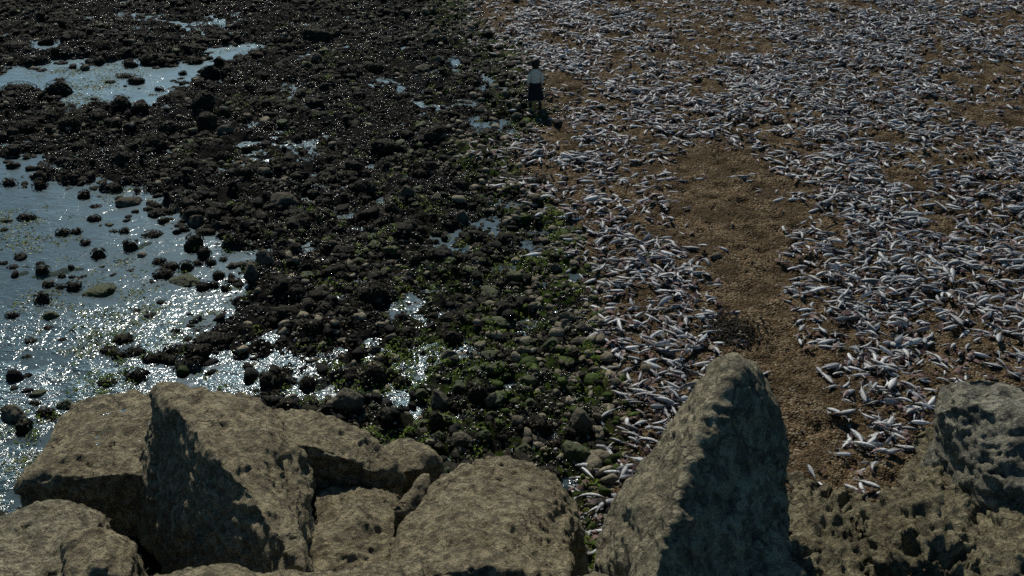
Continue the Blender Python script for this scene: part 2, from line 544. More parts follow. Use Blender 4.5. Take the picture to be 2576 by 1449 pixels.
greenness = np.clip(sstep(900, 1250, DX) * sstep(420, 900, DY) + sstep(-2.2, -0.6, SB.ravel()) * sstep(0.6, -0.2, SB.ravel()), 0, 1)
Z = np.ones((gx.size, 4), np.float32)
Z[:, 0] = sstep(-0.45, 0.35, SB.ravel())
Z[:, 1] = np.clip(sstep(0.15, -0.3, SW.ravel()) + sstep(0.35, 0.7, PU.ravel()), 0, 1)
Z[:, 2] = greenness
zone.data.foreach_set("color", Z.ravel())
link("shore_ground", me, kind='structure')

wxs = np.linspace(-500, 30, 3); wys = np.linspace(-40, 500, 3)
wx, wy = np.meshgrid(wxs, wys)
WV = np.stack([wx.ravel(), wy.ravel(), np.zeros(9)], 1)
WF = np.array([[r * 3 + c, r * 3 + c + 1, r * 3 + c + 4, r * 3 + c + 3] for r in range(2) for c in range(2)])
link("tidal_water", mesh_from("tidal_water", WV, WF, MAT['water']), kind='structure')

# ------------------------------------------------------------------ armour boulders
FOOT = []
def boulder(verts, mat, label, rough=1.0, voxel=0.03, drop=True, streak=None, seed=1, name='boulder', smooth=7, base=-0.35, group=None):
    pts = []
    for x, y, h in verts:
        p = at(x, y, h)
        pts.append(p)
        if drop and h > 0.25:
            pts.append(Vector((p.x, p.y, base)))
    bm = bmesh.new()
    for p in pts:
        bm.verts.new(p)
    ret = bmesh.ops.convex_hull(bm, input=bm.verts)
    for v in [g for g in ret['geom_interior'] if isinstance(g, bmesh.types.BMVert)]:
        bm.verts.remove(v)
    for v in [v for v in bm.verts if not v.link_faces]:
        bm.verts.remove(v)
    me0 = bpy.data.meshes.new("hull")
    bm.to_mesh(me0); bm.free()
    me1 = evaluated(me0, [('REMESH', dict(mode='VOXEL', voxel_size=voxel)), ('SMOOTH', dict(factor=0.5, iterations=smooth))])
    V, L, S = arrays(me1)
    Fs = faces_by_size(L, S)
    N = normals_of(V, Fs)
    o = seed * 13.7
    big = rn(V, 1.1, seed) * 0.12 + rn(V, 0.5, seed + 1, 0.6) * 0.07
    # ledges: worn bedding steps, tilted per block
    ax = np.array([0.25 * math.sin(seed), 0.3 * math.cos(seed * 1.7), 1.0])
    bed = (V @ ax) / 0.22 + noise3(V / 0.6, seed + 5) * 1.3
    ledge = np.abs((bed % 1.0) - 0.5) * 2
    Vm = V if streak is None else V * np.array(streak)
    m1 = rn(Vm, 0.23, seed + 2, 0.8); m2 = rn(Vm, 0.095, seed + 3, 0.5); m3 = noise3((Vm @ _ROT.T) / 0.052 + o, seed + 4)
    patch = np.clip(rn(V, 0.7, seed + 9) + 0.45, 0, 1)
    pit = -np.maximum(rn(Vm, 0.12, seed + 7, 0.8) - 0.22, 0) * 0.11 * patch - np.maximum(m3 - 0.2, 0) * 0.035 - np.maximum(m1 - 0.15, 0) * 0.11 * max(rough - 1, 0) * patch
    V = V + N * (big + (ledge[:] - 0.5) * 0.03 * rough + m1 * 0.020 * rough + m2 * 0.022 * rough + m3 * 0.014 * rough + pit * rough)[:, None]
    me = mesh_from(name, V, Fs, mat)
    org = Vector((float(V[:, 0].mean()), float(V[:, 1].mean()), 0.0))
    V2 = V - np.array(org[:])
    me.vertices.foreach_set("co", V2.astype(np.float32).ravel()); me.update()
    ob = link(name, me, label=label, category='boulder', group=group or 'armour boulders along the foot of the sea defence')
    ob.location = org
    # ground footprint
    from mathutils.geometry import convex_hull_2d
    P2 = [Vector((p.x, p.y)) for p in pts]
    FOOT.append([tuple(P2[k]) for k in convex_hull_2d(P2)])
    bpy.data.meshes.remove(me0); bpy.data.meshes.remove(me1)
    return ob

# low slab with the rock pool
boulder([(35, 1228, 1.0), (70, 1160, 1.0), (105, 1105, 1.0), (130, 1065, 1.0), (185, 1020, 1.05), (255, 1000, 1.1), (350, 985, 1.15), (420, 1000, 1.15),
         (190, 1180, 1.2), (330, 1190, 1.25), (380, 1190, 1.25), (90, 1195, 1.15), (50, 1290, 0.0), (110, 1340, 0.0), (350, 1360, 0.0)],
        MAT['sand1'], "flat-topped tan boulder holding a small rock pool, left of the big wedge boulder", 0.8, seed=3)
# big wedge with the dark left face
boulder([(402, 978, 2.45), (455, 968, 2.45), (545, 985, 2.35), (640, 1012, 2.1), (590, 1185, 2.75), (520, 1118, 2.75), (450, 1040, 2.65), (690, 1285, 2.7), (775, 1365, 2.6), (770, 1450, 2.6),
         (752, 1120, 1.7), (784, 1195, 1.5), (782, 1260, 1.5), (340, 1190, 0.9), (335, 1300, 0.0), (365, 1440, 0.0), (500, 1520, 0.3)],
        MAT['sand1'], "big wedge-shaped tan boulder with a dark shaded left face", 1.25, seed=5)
# long back ridge
boulder([(560, 990, 1.7), (700, 1020, 1.75), (760, 1038, 1.75), (835, 1044, 1.7), (895, 1072, 1.6), (950, 1122, 1.45), (1002, 1192, 1.2), (1000, 1205, 1.1), (760, 1110, 1.95), (850, 1140, 1.75), (930, 1180, 1.5),
         (700, 1150, 1.8)],
        MAT['sand1'], "long tan boulder sloping down rightwards behind the big wedge boulder", 1.1, seed=7)
# pale flat boulder beyond
boulder([(952, 1134, 0.9), (968, 1116, 0.9), (996, 1110, 0.95), (1036, 1118, 1.0), (1088, 1138, 1.0), (1116, 1172, 0.85), (1110, 1200, 0.6), (1000, 1190, 1.1), (1060, 1180, 1.15)],
        MAT['sand1'], "smooth pale low boulder beside the green weed, its right end undercut", 0.7, seed=9)
# fractured centre boulder
boulder([(785, 1218, 1.35), (820, 1207, 1.35), (895, 1206, 1.4), (940, 1226, 1.35), (985, 1234, 1.25), (1030, 1242, 1.1), (1000, 1300, 1.5), (985, 1390, 1.5), (775, 1330, 1.5), (780, 1440, 1.7), (990, 1460, 1.6), (900, 1290, 1.75)],
        MAT['sand1'], "cracked tan boulder in the middle of the front row, right of the wedge", 1.35, seed=12)
boulder([(1074, 1190, 1.75), (1036, 1244, 1.7), (1000, 1290, 1.7), (1000, 1312, 1.6), (1072, 1262, 1.6), (1080, 1235, 1.6), (1060, 1292, 1.35), (1008, 1335, 1.3), (1040, 1300, 1.1)],
        MAT['sand1'], "thin wedge-shaped flake of stone leaning upright between two front boulders", 0.6, voxel=0.025, drop=False, seed=14, smooth=4)
# rounded boulder right of centre
boulder([(978, 1380, 1.9), (1020, 1325, 1.9), (1080, 1268, 1.8), (1092, 1230, 1.7), (1120, 1196, 1.65), (1170, 1170, 1.6), (1205, 1148, 1.55), (1232, 1140, 1.5), (1262, 1149, 1.5), (1305, 1171, 1.5),
         (1360, 1196, 1.45), (1402, 1219, 1.4), (1436, 1240, 1.3), (1456, 1272, 1.25), (1458, 1300, 1.3), (1452, 1400, 1.5), (1300, 1300, 2.15), (1150, 1300, 2.2), (1250, 1420, 2.5), (980, 1470, 2.2), (1430, 1480, 2.0)],
        MAT['sand1'], "broad rounded tan boulder covered in pits, left of the fish-filled gap", 1.35, seed=17)
# tall pointed boulder
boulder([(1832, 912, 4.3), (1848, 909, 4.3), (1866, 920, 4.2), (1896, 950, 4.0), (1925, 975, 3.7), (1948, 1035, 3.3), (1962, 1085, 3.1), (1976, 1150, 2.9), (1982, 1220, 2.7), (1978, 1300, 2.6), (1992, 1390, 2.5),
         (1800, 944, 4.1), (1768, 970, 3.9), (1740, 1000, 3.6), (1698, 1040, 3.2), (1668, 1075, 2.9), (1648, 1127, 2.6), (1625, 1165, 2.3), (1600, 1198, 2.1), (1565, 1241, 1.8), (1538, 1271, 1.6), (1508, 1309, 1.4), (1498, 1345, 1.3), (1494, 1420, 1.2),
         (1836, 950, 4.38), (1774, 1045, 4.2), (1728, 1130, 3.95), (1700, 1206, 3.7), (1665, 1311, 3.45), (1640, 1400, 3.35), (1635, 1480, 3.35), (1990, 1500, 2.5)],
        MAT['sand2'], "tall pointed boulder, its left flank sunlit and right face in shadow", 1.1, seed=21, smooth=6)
# right-hand group
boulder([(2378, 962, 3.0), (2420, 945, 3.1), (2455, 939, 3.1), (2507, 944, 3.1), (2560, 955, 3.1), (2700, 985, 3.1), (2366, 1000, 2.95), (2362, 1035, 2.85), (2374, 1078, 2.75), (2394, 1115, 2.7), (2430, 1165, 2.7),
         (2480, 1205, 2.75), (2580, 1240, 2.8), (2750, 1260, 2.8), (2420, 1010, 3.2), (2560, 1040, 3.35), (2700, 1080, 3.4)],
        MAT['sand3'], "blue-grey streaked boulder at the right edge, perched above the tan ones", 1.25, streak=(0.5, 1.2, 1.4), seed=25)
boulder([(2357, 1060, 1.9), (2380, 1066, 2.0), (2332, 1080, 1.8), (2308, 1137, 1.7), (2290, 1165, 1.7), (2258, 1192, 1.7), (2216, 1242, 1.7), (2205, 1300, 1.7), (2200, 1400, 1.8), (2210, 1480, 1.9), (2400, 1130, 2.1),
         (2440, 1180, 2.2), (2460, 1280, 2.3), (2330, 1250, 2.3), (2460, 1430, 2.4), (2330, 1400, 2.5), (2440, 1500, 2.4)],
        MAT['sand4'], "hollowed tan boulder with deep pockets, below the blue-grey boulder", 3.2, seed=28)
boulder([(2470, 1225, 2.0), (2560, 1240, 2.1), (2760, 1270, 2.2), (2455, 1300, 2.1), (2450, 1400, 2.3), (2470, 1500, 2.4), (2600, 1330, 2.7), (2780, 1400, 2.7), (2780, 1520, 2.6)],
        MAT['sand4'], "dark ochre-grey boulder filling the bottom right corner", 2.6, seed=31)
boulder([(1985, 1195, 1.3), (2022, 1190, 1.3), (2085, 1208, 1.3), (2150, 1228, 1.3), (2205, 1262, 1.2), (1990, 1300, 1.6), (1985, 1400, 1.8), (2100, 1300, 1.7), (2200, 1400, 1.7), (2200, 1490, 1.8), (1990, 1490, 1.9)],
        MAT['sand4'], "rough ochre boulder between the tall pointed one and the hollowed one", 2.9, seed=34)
# lower left
boulder([(-80, 1340, 1.3), (0, 1308, 1.3), (38, 1300, 1.3), (96, 1274, 1.35), (160, 1272, 1.4), (212, 1275, 1.4), (256, 1284, 1.4), (284, 1302, 1.3), (286, 1330, 1.2), (240, 1345, 1.7), (150, 1400, 1.8), (-60, 1440, 1.8), (220, 1460, 1.8), (-100, 1520, 1.9)],
        MAT['sand2'], "mottled tan boulder in the bottom left corner", 1.3, seed=37)
boulder([(172, 1366, 2.0), (236, 1347, 2.0), (270, 1344, 2.0), (312, 1354, 1.95), (330, 1372, 1.9), (330, 1470, 2.0), (180, 1480, 2.1), (250, 1420, 2.3)],
        MAT['sand1'], "smaller smooth boulder at the bottom edge beside the wedge boulder", 0.8, seed=40)
# further blocks of the defence below the frame
boulder([(340, 1440, 2.4), (520, 1425, 2.6), (760, 1430, 2.8), (1000, 1425, 2.8), (1000, 1600, 3.2), (340, 1600, 3.2)], MAT['sand1'], "tan boulder below the wedge boulder at the bottom edge", 1.2, seed=43, voxel=0.05)
boulder([(1440, 1430, 2.2), (1600, 1425, 2.6), (1860, 1430, 2.8), (2010, 1440, 2.6), (2010, 1600, 3.2), (1440, 1600, 3.2)], MAT['sand2'], "ochre boulder at the bottom edge under the tall pointed boulder", 1.4, seed=46, voxel=0.05)

# rock pool water on the slab
pool_c = at(335, 1072, 1.16)
bm = bmesh.new()
ring = []
for k in range(28):
    an = 2 * math.pi * k / 28
    rr = 1 + 0.22 * math.sin(an * 3 + 1) + 0.1 * math.sin(an * 5)
    ring.append(bm.verts.new((0.62 * rr * math.cos(an), 0.46 * rr * math.sin(an), 0)))
bm.faces.new(ring)
pm = bpy.data.meshes.new("rock_pool"); bm.to_mesh(pm); bm.free(); pm.materials.append(MAT['water'])
rp = link("rock_pool_water", pm, kind='structure'); rp.location = pool_c

def in_foot(x, y, grow=0.0):
    X = np.atleast_1d(np.asarray(x, float)); Y = np.atleast_1d(np.asarray(y, float))
    m = np.zeros(X.shape, bool)
    for P in FOOT:
        m |= signed_dist(X, Y, P) < grow
    return m
# ------------------------------------------------------------------ foreshore stones one can tell apart
# frame x, y of the middle, width in frame px, height / width, kind (w weedy, b bare, m mossy), long-axis turn
ROCKS = """
117 103 45 .6 w|40 120 80 .3 w|140 140 28 .6 w|257 123 60 .5 w|250 153 32 .9 w|327 160 46 .6 w|375 153 55 .5 w|312 190 50 .3 w|342 203 46 .5 w|277 205 27 .4 w
147 223 76 .6 w|150 199 27 .5 w|47 223 88 .4 w|422 163 21 .7 w|490 153 44 .5 w|525 145 21 .7 w|527 188 52 .7 w|572 190 36 .8 w|460 183 23 .7 w|400 223 23 .7 w
307 275 52 .7 w|515 278 66 .85 w|522 318 56 .9 w|562 295 36 .8 w|570 340 46 .7 b|292 320 46 .6 w|310 408 62 .65 w|395 375 72 .6 w|112 418 38 .6 w|32 415 36 .6 w|65 395 19 .8 w
440 243 100 .3 w|250 303 62 .5 w|100 463 38 .9 w|22 458 42 .6 w|212 488 34 .8 w|190 453 25 .8 w|290 475 36 .6 w|325 505 72 .42 b|240 517 30 .4 w|67 545 46 .5 w|15 553 36 .5 m
10 576 19 .7 w|237 548 36 .6 w|340 530 17 .8 w|157 583 38 .65 w|192 580 29 .7 w|275 563 30 .5 m|312 579 29 .7 w|285 580 20 .6 w|410 553 25 .9 w|427 533 19 .7 w|460 535 15 .8 w
490 555 43 .9 b|462 575 31 .7 w|520 575 37 .6 w|490 608 52 1. w|512 635 38 1. w|560 588 42 .6 w|380 588 56 .35 w|215 608 29 .7 w|327 618 40 .8 w|247 638 38 .75 w|45 643 22 .9 w
7 660 20 .7 w|30 670 28 .5 w|100 661 19 .6 w|107 683 38 .7 w|257 668 21 .6 m|155 693 17 .8 w|180 694 17 .7 w|210 693 15 .7 w|122 713 32 .7 w|152 720 25 .7 w|185 718 42 .75 w
250 730 105 .26 m .35|107 748 45 .8 w|400 655 33 .7 w|425 670 50 .6 w|467 668 36 .9 w|410 688 56 .5 w|462 704 92 .3 m|497 660 25 .8 w|530 658 28 .9 w|560 650 19 .9 w|550 690 31 .9 w
585 665 38 .6 b|540 715 23 1. w|567 722 25 .9 w|585 705 40 .5 w|634 703 44 1. b|630 668 46 .7 w|512 718 40 .7 w|30 790 34 .6 w|125 790 52 .5 m|342 780 25 .4 w|375 792 23 .7 w
120 822 23 .6 w|75 855 29 .6 w|310 850 52 .5 w|157 852 19 .6 w|442 830 21 .8 w|275 880 46 .5 w|300 890 46 .6 w|340 882 52 .5 w|387 897 62 .5 w|500 890 62 .65 w|525 855 120 .3 w
342 942 56 .65 w|362 953 27 .5 b|267 960 46 .5 w|67 896 26 .5 w|160 920 19 .6 m|67 942 27 .5 w|95 987 52 .4 m|87 1012 27 .6 w|165 1015 52 .6 m|112 1035 46 .6 w|212 1012 50 .5 m
32 1037 74 .7 b|60 1070 43 1. w|130 1050 25 .6 w|495 917 31 .6 w|455 925 27 .6 w|674 960 58 .9 w|774 967 38 .95 w|784 1005 46 .6 m|821 1007 31 .9 m|874 1030 82 .9 b|941 950 72 .7 w
941 880 35 .6 b|1104 1022 50 1.1 b 1.2|1099 1082 52 1. w|979 1070 38 .9 b|1159 1125 72 .6 b|1201 1000 76 .9 w|1239 1028 38 1. b|1126 900 46 .8 b|939 1030 27 .9 m|1069 1080 24 .8 m
1139 1042 25 .6 b|1199 855 38 .7 m|1134 850 62 .6 w|1236 1060 33 .6 m|1104 1117 42 .6 m|1106 1142 29 .6 b|1159 1150 46 .4 b|1219 1117 46 .6 m|719 513 76 .6 b|1024 500 38 1.1 b
919 485 62 .5 w|1161 550 42 .9 b .8|1099 518 34 .6 b|1044 575 46 .5 w|669 668 50 .9 b|949 593 25 .7 b|939 658 33 .8 w|1049 663 43 .8 w|1026 700 31 1. b|966 693 26 .8 b|864 573 27 .9 m
1201 670 33 .8 b|1159 478 46 .8 w|939 755 82 .45 w|804 748 31 .9 b|1034 643 25 .5 b|749 755 46 .8 w|984 538 31 .9 w|1239 735 31 .7 b|799 100 86 .5 w|794 158 42 .6 b .9
876 188 62 .5 w|949 175 50 .6 w|1064 175 42 .4 b|1096 93 46 .5 b|1106 160 29 .6 b|756 240 27 .8 m|736 325 38 .7 w|1116 293 29 .6 b|1184 413 23 .9 b|1211 278 36 .6 b|1226 253 36 .6 w
1096 353 56 .5 w|969 385 72 .4 w|1330 980 46 .7 m|1333 1020 36 1. m|1360 992 24 .9 b|1358 1075 72 .75 w|1460 1077 68 .8 b|1500 1045 42 .5 b|1548 977 46 .6 b|1458 877 56 .5 b
1395 870 76 .4 w|1418 837 29 .8 b|1463 840 36 .6 b|1450 1150 92 .6 m|1428 820 52 .5 b|1370 942 29 .6 b|1448 905 42 .5 w|1800 668 34 .45 b|1300 553 27 .8 b|1430 573 29 .6 b
1363 465 62 .45 w|880 640 36 .7 w|820 520 40 .6 w|760 560 44 .5 w|700 420 44 .5 w|620 455 52 .5 w|840 400 50 .5 w|660 205 40 .5 w|1015 255 44 .5 w|905 255 36 .6 w|560 400 50 .5 w
430 340 60 .5 w|180 330 66 .5 w|120 300 70 .5 w|60 330 60 .5 w|355 290 50 .5 w|200 370 60 .45 w|480 430 56 .5 w|700 110 44 .5 w|560 95 50 .4 w|430 110 44 .5 w|200 100 46 .5 w
1180 200 40 .5 w|1230 330 30 .6 w|1300 300 32 .6 b|1270 245 36 .6 b|1060 440 44 .5 w|1240 480 40 .6 w|860 700 46 .6 w|700 800 60 .5 w|790 840 54 .5 w|620 830 50 .5 w|880 800 44 .6 w
1020 840 56 .5 w|1290 780 40 .6 w|1350 720 36 .6 b|1330 870 44 .6 m|1270 900 48 .6 w|1010 960 44 .7 w|1060 1000 38 .8 m|1320 1130 56 .7 m|1400 1120 50 .7 w|1180 760 40 .6 b|1400 680 34 .6 b
"""
rocks = []
for tok in ROCKS.replace("\n", "|").split("|"):
    if tok.strip():
        q = tok.split()
        rocks.append((float(q[0]), float(q[1]), float(q[2]), float(q[3]), q[4], float(q[5]) if len(q) > 5 else None))

def rock_mesh(name, seed, mat, rough, sub=4):
    V, F = ico(sub)
    o = seed * 7.3
    V = V * (1 + 0.26 * noise3(V * 1.1 + o, seed) + 0.10 * noise3(V * 2.6 + o, seed + 1) + rough * 0.09 * noise3(V * 6 + o, seed + 2) + rough * 0.06 * noise3(V * 13 + o, seed + 3))[:, None]
    # a few worn flat faces
    rs = np.random.default_rng(seed)
    for _ in range(9):
        d = rs.normal(size=3); d[2] = abs(d[2]) * 0.8; d /= np.linalg.norm(d)
        k = V @ d
        over = np.maximum(k - 0.66 - 0.12 * rs.random(), 0)
        V = V - d[None] * (over * 0.85)[:, None]
    V = V * (1 + rough * 0.05 * noise3(V * 9 + o, seed + 4) + rough * 0.035 * noise3(V * 21 + o, seed + 5))[:, None]
    V[:, 0] /= np.abs(V[:, 0]).max(); V[:, 1] /= np.abs(V[:, 1]).max(); V[:, 2] /= np.abs(V[:, 2]).max()
    return mesh_from(name, V, F, mat)
KIND = {'w': ('weedy_rock', 'weedy', 1.6), 'b': ('bare_rock', 'bare', 1.1), 'm': ('mossy_rock', 'mossy', 1.5)}
ROCKMESH = {k: [rock_mesh(n, 10 * j + ord(k), MAT[m], r) for j in range(7)] for k, (n, m, r) in KIND.items()}

ORD = ["", "second", "third", "fourth", "fifth", "sixth", "seventh", "eighth", "ninth", "tenth", "eleventh", "twelfth"]
def distinct_labels(items):
    """items: dicts with look, place, x, y.  Gives each a phrase no other item has."""
    bucket = {}
    for it in items:
        bucket.setdefault((it['look'], it['place']), []).append(it)
    for (look, place), L in bucket.items():
        if len(L) == 1:
            L[0]['label'] = f"{look} {place}"
            continue
        L.sort(key=lambda q: -q['y'])
        nrow = max(1, math.ceil(len(L) / 7))
        names = {1: [""], 2: ["nearer row, ", "farther row, "], 3: ["nearest row, ", "middle row, ", "farthest row, "]}.get(
            nrow, ["nearest row, "] + [ORD[k] + " row back, " for k in range(1, nrow)])
        per = math.ceil(len(L) / nrow)
        for r in range(nrow):
            row = sorted(L[r * per:(r + 1) * per], key=lambda q: q['x'])
            for k, q in enumerate(row):
                n = len(row)
                if n == 1: w = "on its own"
                elif k == 0: w = "leftmost"
                elif k == n - 1: w = "rightmost"
                else: w = ORD[k] + " from left"
                q['label'] = f"{look} {place}, {names[r]}{w}"

def rock_place(x, y):
    if x < 640 and 75 < y < 270: return "in the far pool"
    if x < 640 and y <= 160: return "beyond the far pool"
    if x < 640 and y < 400: return "between far and near pools"
    if x < 420 and y < 600: return "in far part of near pool"
    if x < 640 and y < 760: return "at right side of near pool" if x > 370 else "amid the near pool"
    if x < 600: return "amid the glittering near shallows" if y < 900 else "just beyond the flat slab"
    if y < 260: return "on far weed flat left of person" if x < 1180 else "beside the person"
    if y < 420: return "on weed flat nearer than the person"
    if y < 620: return "on middle of the weed flat"
    if y < 800: return "on near part of weed flat"
    if x > 1290: return "at lower edge of fish band"
    if y < 930: return "amid the green algae patches"
    return "just behind the front boulders"

items = []
for k, (x, y, w, hr, kd, turn) in enumerate(rocks):
    p = at(x, y + w * hr * 0.30)
    sc = proj(p.x, p.y, 0.0)[2]
    W = w / sc
    Hh = W * hr
    lenient = 1.0
    if in_foot(p.x, p.y, -0.1)[0]:
        continue
    look = {'w': "dark weed-covered", 'b': "bare tan-grey", 'm': "green algae-covered"}[kd]
    size = "large" if W > 0.62 else ("small" if W < 0.33 else "mid-sized")
    if hr < 0.36: size = "low flat"
    items.append(dict(look=f"{size} {look} rock", place=rock_place(x, y), x=x, y=y, p=p, W=W, H=Hh, kd=kd, turn=turn, k=k, hr=hr))
distinct_labels(items)
for it in items:
    me = ROCKMESH[it['kd']][it['k'] % 7]
    o = link(KIND[it['kd']][0], me, label=it['label'], category='rock', group={'w': 'dark weedy rocks on the foreshore', 'b': 'bare rocks on the foreshore', 'm': 'green rocks on the foreshore'}[it['kd']])
    W, Hh = it['W'], it['H']
    dy_ = min(W * 0.5, max(W * 0.36, Hh * 0.6)) if it['hr'] >= 0.36 else W * 0.35
    rz = it['turn'] if it['turn'] is not None else random.uniform(-0.35, 0.35)
    o.scale = (W * 0.5, dy_ * 1.0, Hh * 0.62)
    o.rotation_euler = (random.uniform(-0.12, 0.12), random.uniform(-0.12, 0.12), rz)
    g = gh(it['p'].x, it['p'].y + dy_ * 0.3)
    o.location = (it['p'].x, it['p'].y + dy_ * 0.3, max(g, -0.05) + Hh * 0.26)

# ------------------------------------------------------------------ uncountable stones, weed and algae
ROCK_XY = np.array([[it['p'].x, it['p'].y, it['W'] * 0.5] for it in items])
def sample_region(n, x0, x1, y0, y1, power=1.0):
    Y = y0 + (y1 - y0) * RNG.random(n) ** power
    X = x0 + (x1 - x0) * RNG.random(n)
    dx, dy, s = proj(X, Y, np.zeros(n))
    ok = (dx > -260) & (dx < 2840)
    return X[ok], Y[ok], dx[ok], dy[ok]

# loose stones
STONE = []
for sd in range(6):
    sV, sF = ico(2)
    sV = sV * (1 + 0.30 * noise3(sV * 1.2 + sd * 5, sd) + 0.16 * noise3(sV * 3 + sd, sd + 9))[:, None]
    for _ in range(6):
        dd = np.random.default_rng(sd * 9 + _).normal(size=3); dd /= np.linalg.norm(dd)
        sV = sV - dd[None] * (np.maximum(sV @ dd - 0.62, 0) * 0.9)[:, None]
    STONE.append((sV, sF))
X, Y, dx, dy = sample_region(80000, -22, 6, 8.5, 50, 1.15)
h, sw, sb, pu = ground_info(X, Y)
patch = noise2(X, Y, 1.1, 31) * 0.6 + noise2(X, Y, 0.45, 32) * 0.5
pebbly = sstep(-3.2, -0.6, sb) * 0.55 + sstep(540, 700, dx) * sstep(560, 700, dy) * sstep(1150, 800, dx) * 0.35 + sstep(-0.05, 0.5, patch) * 0.35
dens = np.clip(0.10 + pebbly * 0.8, 0, 1)
dens = np.where(sb > 0.3, 0.06 * (sb < 1.6), dens)
dens = np.where(sw < -0.1, 0.012 + 0.25 * sstep(-0.9, -0.1, sw), dens)
dens = np.where((pu > 0.3) & (sw > 0), 0.75, dens)
pf = at(1346, 270)
keep = (RNG.random(len(X)) < dens) & ~in_foot(X, Y, 0.0) & (np.hypot(X - pf.x, (Y - pf.y) * .6) > 0.42)
X, Y, h, sw, sb, patch, dx, dy = [q[keep] for q in (X, Y, h, sw, sb, patch, dx, dy)]
n = len(X)
size = 0.028 + 0.10 * RNG.random(n) ** 2.6 + 0.07 * (RNG.random(n) < 0.04)
size = np.where(sw < -0.2, size * 1.15 + 0.02, size)
size = np.where((pu[keep] > 0.3) & (sw > 0), size * 0.75, size)
green_zone = np.clip(sstep(950, 1250, dx) * sstep(420, 850, dy) + sstep(-1.6, -0.4, sb) * 0.5 + sstep(600, 300, dx) * sstep(700, 950, dy) * 0.9, 0, 1)
u = RNG.random(n)
tan = np.array([[0.23, 0.205, 0.14]]) * (0.4 + 0.9 * RNG.random((n, 1)))
darkc = np.array([[0.009, 0.009, 0.007]]) * (0.5 + 1.2 * RNG.random((n, 1)))
greenc = np.array([[0.05, 0.08, 0.012]]) * (0.5 + 0.9 * RNG.random((n, 1)))
p_tan = np.clip(0.10 + 0.6 * sstep(-2.6, -0.4, sb) + 0.28 * (patch > 0.2) + 0.25 * sstep(450, 800, dy) * sstep(550, 750, dx), 0.1, 0.85)
p_tan = np.where(sw < 0.3, 0.12, p_tan)
T = np.where((u < p_tan)[:, None], tan, darkc)
T = np.where(((RNG.random(n) < green_zone * 0.25) & (size > 0.05))[:, None], greenc, T)
scl = size[:, None] * np.stack([0.9 + 0.5 * RNG.random(n), 0.75 + 0.3 * RNG.random(n), 0.5 + 0.3 * RNG.random(n)], 1)
pos = np.stack([X, Y, np.maximum(h, -0.05) + scl[:, 2] * 0.45], 1)
parts = []
which = RNG.integers(0, 6, n)
for k in range(6):
    m = which == k
    V_, F_ = batch(STONE[k][0], STONE[k][1], pos[m], scl[m], RNG.random(m.sum()) * 6.28, (RNG.random(m.sum()) - .5) * 0.7)
    parts.append((V_, F_, np.repeat(T[m], len(STONE[k][0]), 0)))
V_, F_, T_ = stack(parts)
link("loose_stones", mesh_from("loose_stones", V_, F_, MAT['stones'], T_), kind='stuff', label="loose stones and cobbles strewn over the foreshore", category='stones')

# weed-covered cobbles packed over the reef
LUMP = []
for sd in range(5):
    lV, lF = ico(3)
    lV = lV * (1 + 0.30 * noise3(lV * 1.3 + sd * 5, sd) + 0.16 * noise3(lV * 3.1 + sd, sd + 9) + 0.12 * noise3(lV * 7 + sd, sd + 19) + 0.07 * noise3(lV * 14 + sd, sd + 29))[:, None]
    for _ in range(6):
        dd = np.random.default_rng(sd * 7 + _).normal(size=3); dd /= np.linalg.norm(dd)
        lV = lV - dd[None] * (np.maximum(lV @ dd - 0.66, 0) * 0.85)[:, None]
    LUMP.append((lV, lF))
X, Y, dx, dy = sample_region(20000, -22, 4.5, 9, 50, 1.1)
h, sw, sb, pu = ground_info(X, Y)
pt = noise2(X, Y, 1.5, 91) + 0.6 * noise2(X, Y, 0.6, 92)
pr = np.clip(0.36 + 0.95 * pt, 0.03, 1) * (sb < -0.15) * (1 - 0.6 * sstep(-2.0, -0.3, sb)) * (pu < 0.6)
pr = np.where(sw < 0, 0.55 * sstep(-1.0, 0.0, sw) * sstep(-0.5, 0.3, pt) + 0.015, pr)
keep = (RNG.random(len(X)) < pr) & ~in_foot(X, Y, 0.1) & (np.hypot(X - pf.x, (Y - pf.y) * .5) > 0.6)
X, Y, h = X[keep], Y[keep], h[keep]
n = len(X)
size = 0.05 + 0.14 * RNG.random(n) ** 2.4
scl = size[:, None] * np.stack([0.95 + 0.45 * RNG.random(n), 0.8 + 0.25 * RNG.random(n), 0.55 + 0.35 * RNG.random(n)], 1)
pos = np.stack([X, Y, np.maximum(h, -0.07) + scl[:, 2] * 0.40], 1)
which = RNG.integers(0, 5, n)
gpn = noise2(X, Y, 0.9, 95)
gm = (RNG.random(n) < np.clip(0.30 + 1.0 * gpn, 0, 0.9) * np.clip(sstep(600, 1050, dx[keep]) * sstep(400, 800, dy[keep]) + 0.10 + 0.4 * sstep(1050, 1200, dx[keep]), 0, 1))
for sel, nm, mt, lb in ((~gm, "weedy_cobbles", 'weedy', "dark weed-covered cobbles packed over the reef"), (gm, "algae_cobbles", 'mossy', "green algae-covered cobbles among the dark ones")):
    parts = []
    for k in range(5):
        m = (which == k) & sel
        V_, F_ = batch(LUMP[k][0], LUMP[k][1], pos[m], scl[m], RNG.random(m.sum()) * 6.28, (RNG.random(m.sum()) - .5) * 0.6)
        parts.append((V_, F_, np.zeros((len(V_), 3))))
    V_, F_, T_ = stack(parts)
    link(nm, mesh_from(nm, V_, F_, MAT[mt]), kind='stuff', label=lb, category='cobbles')

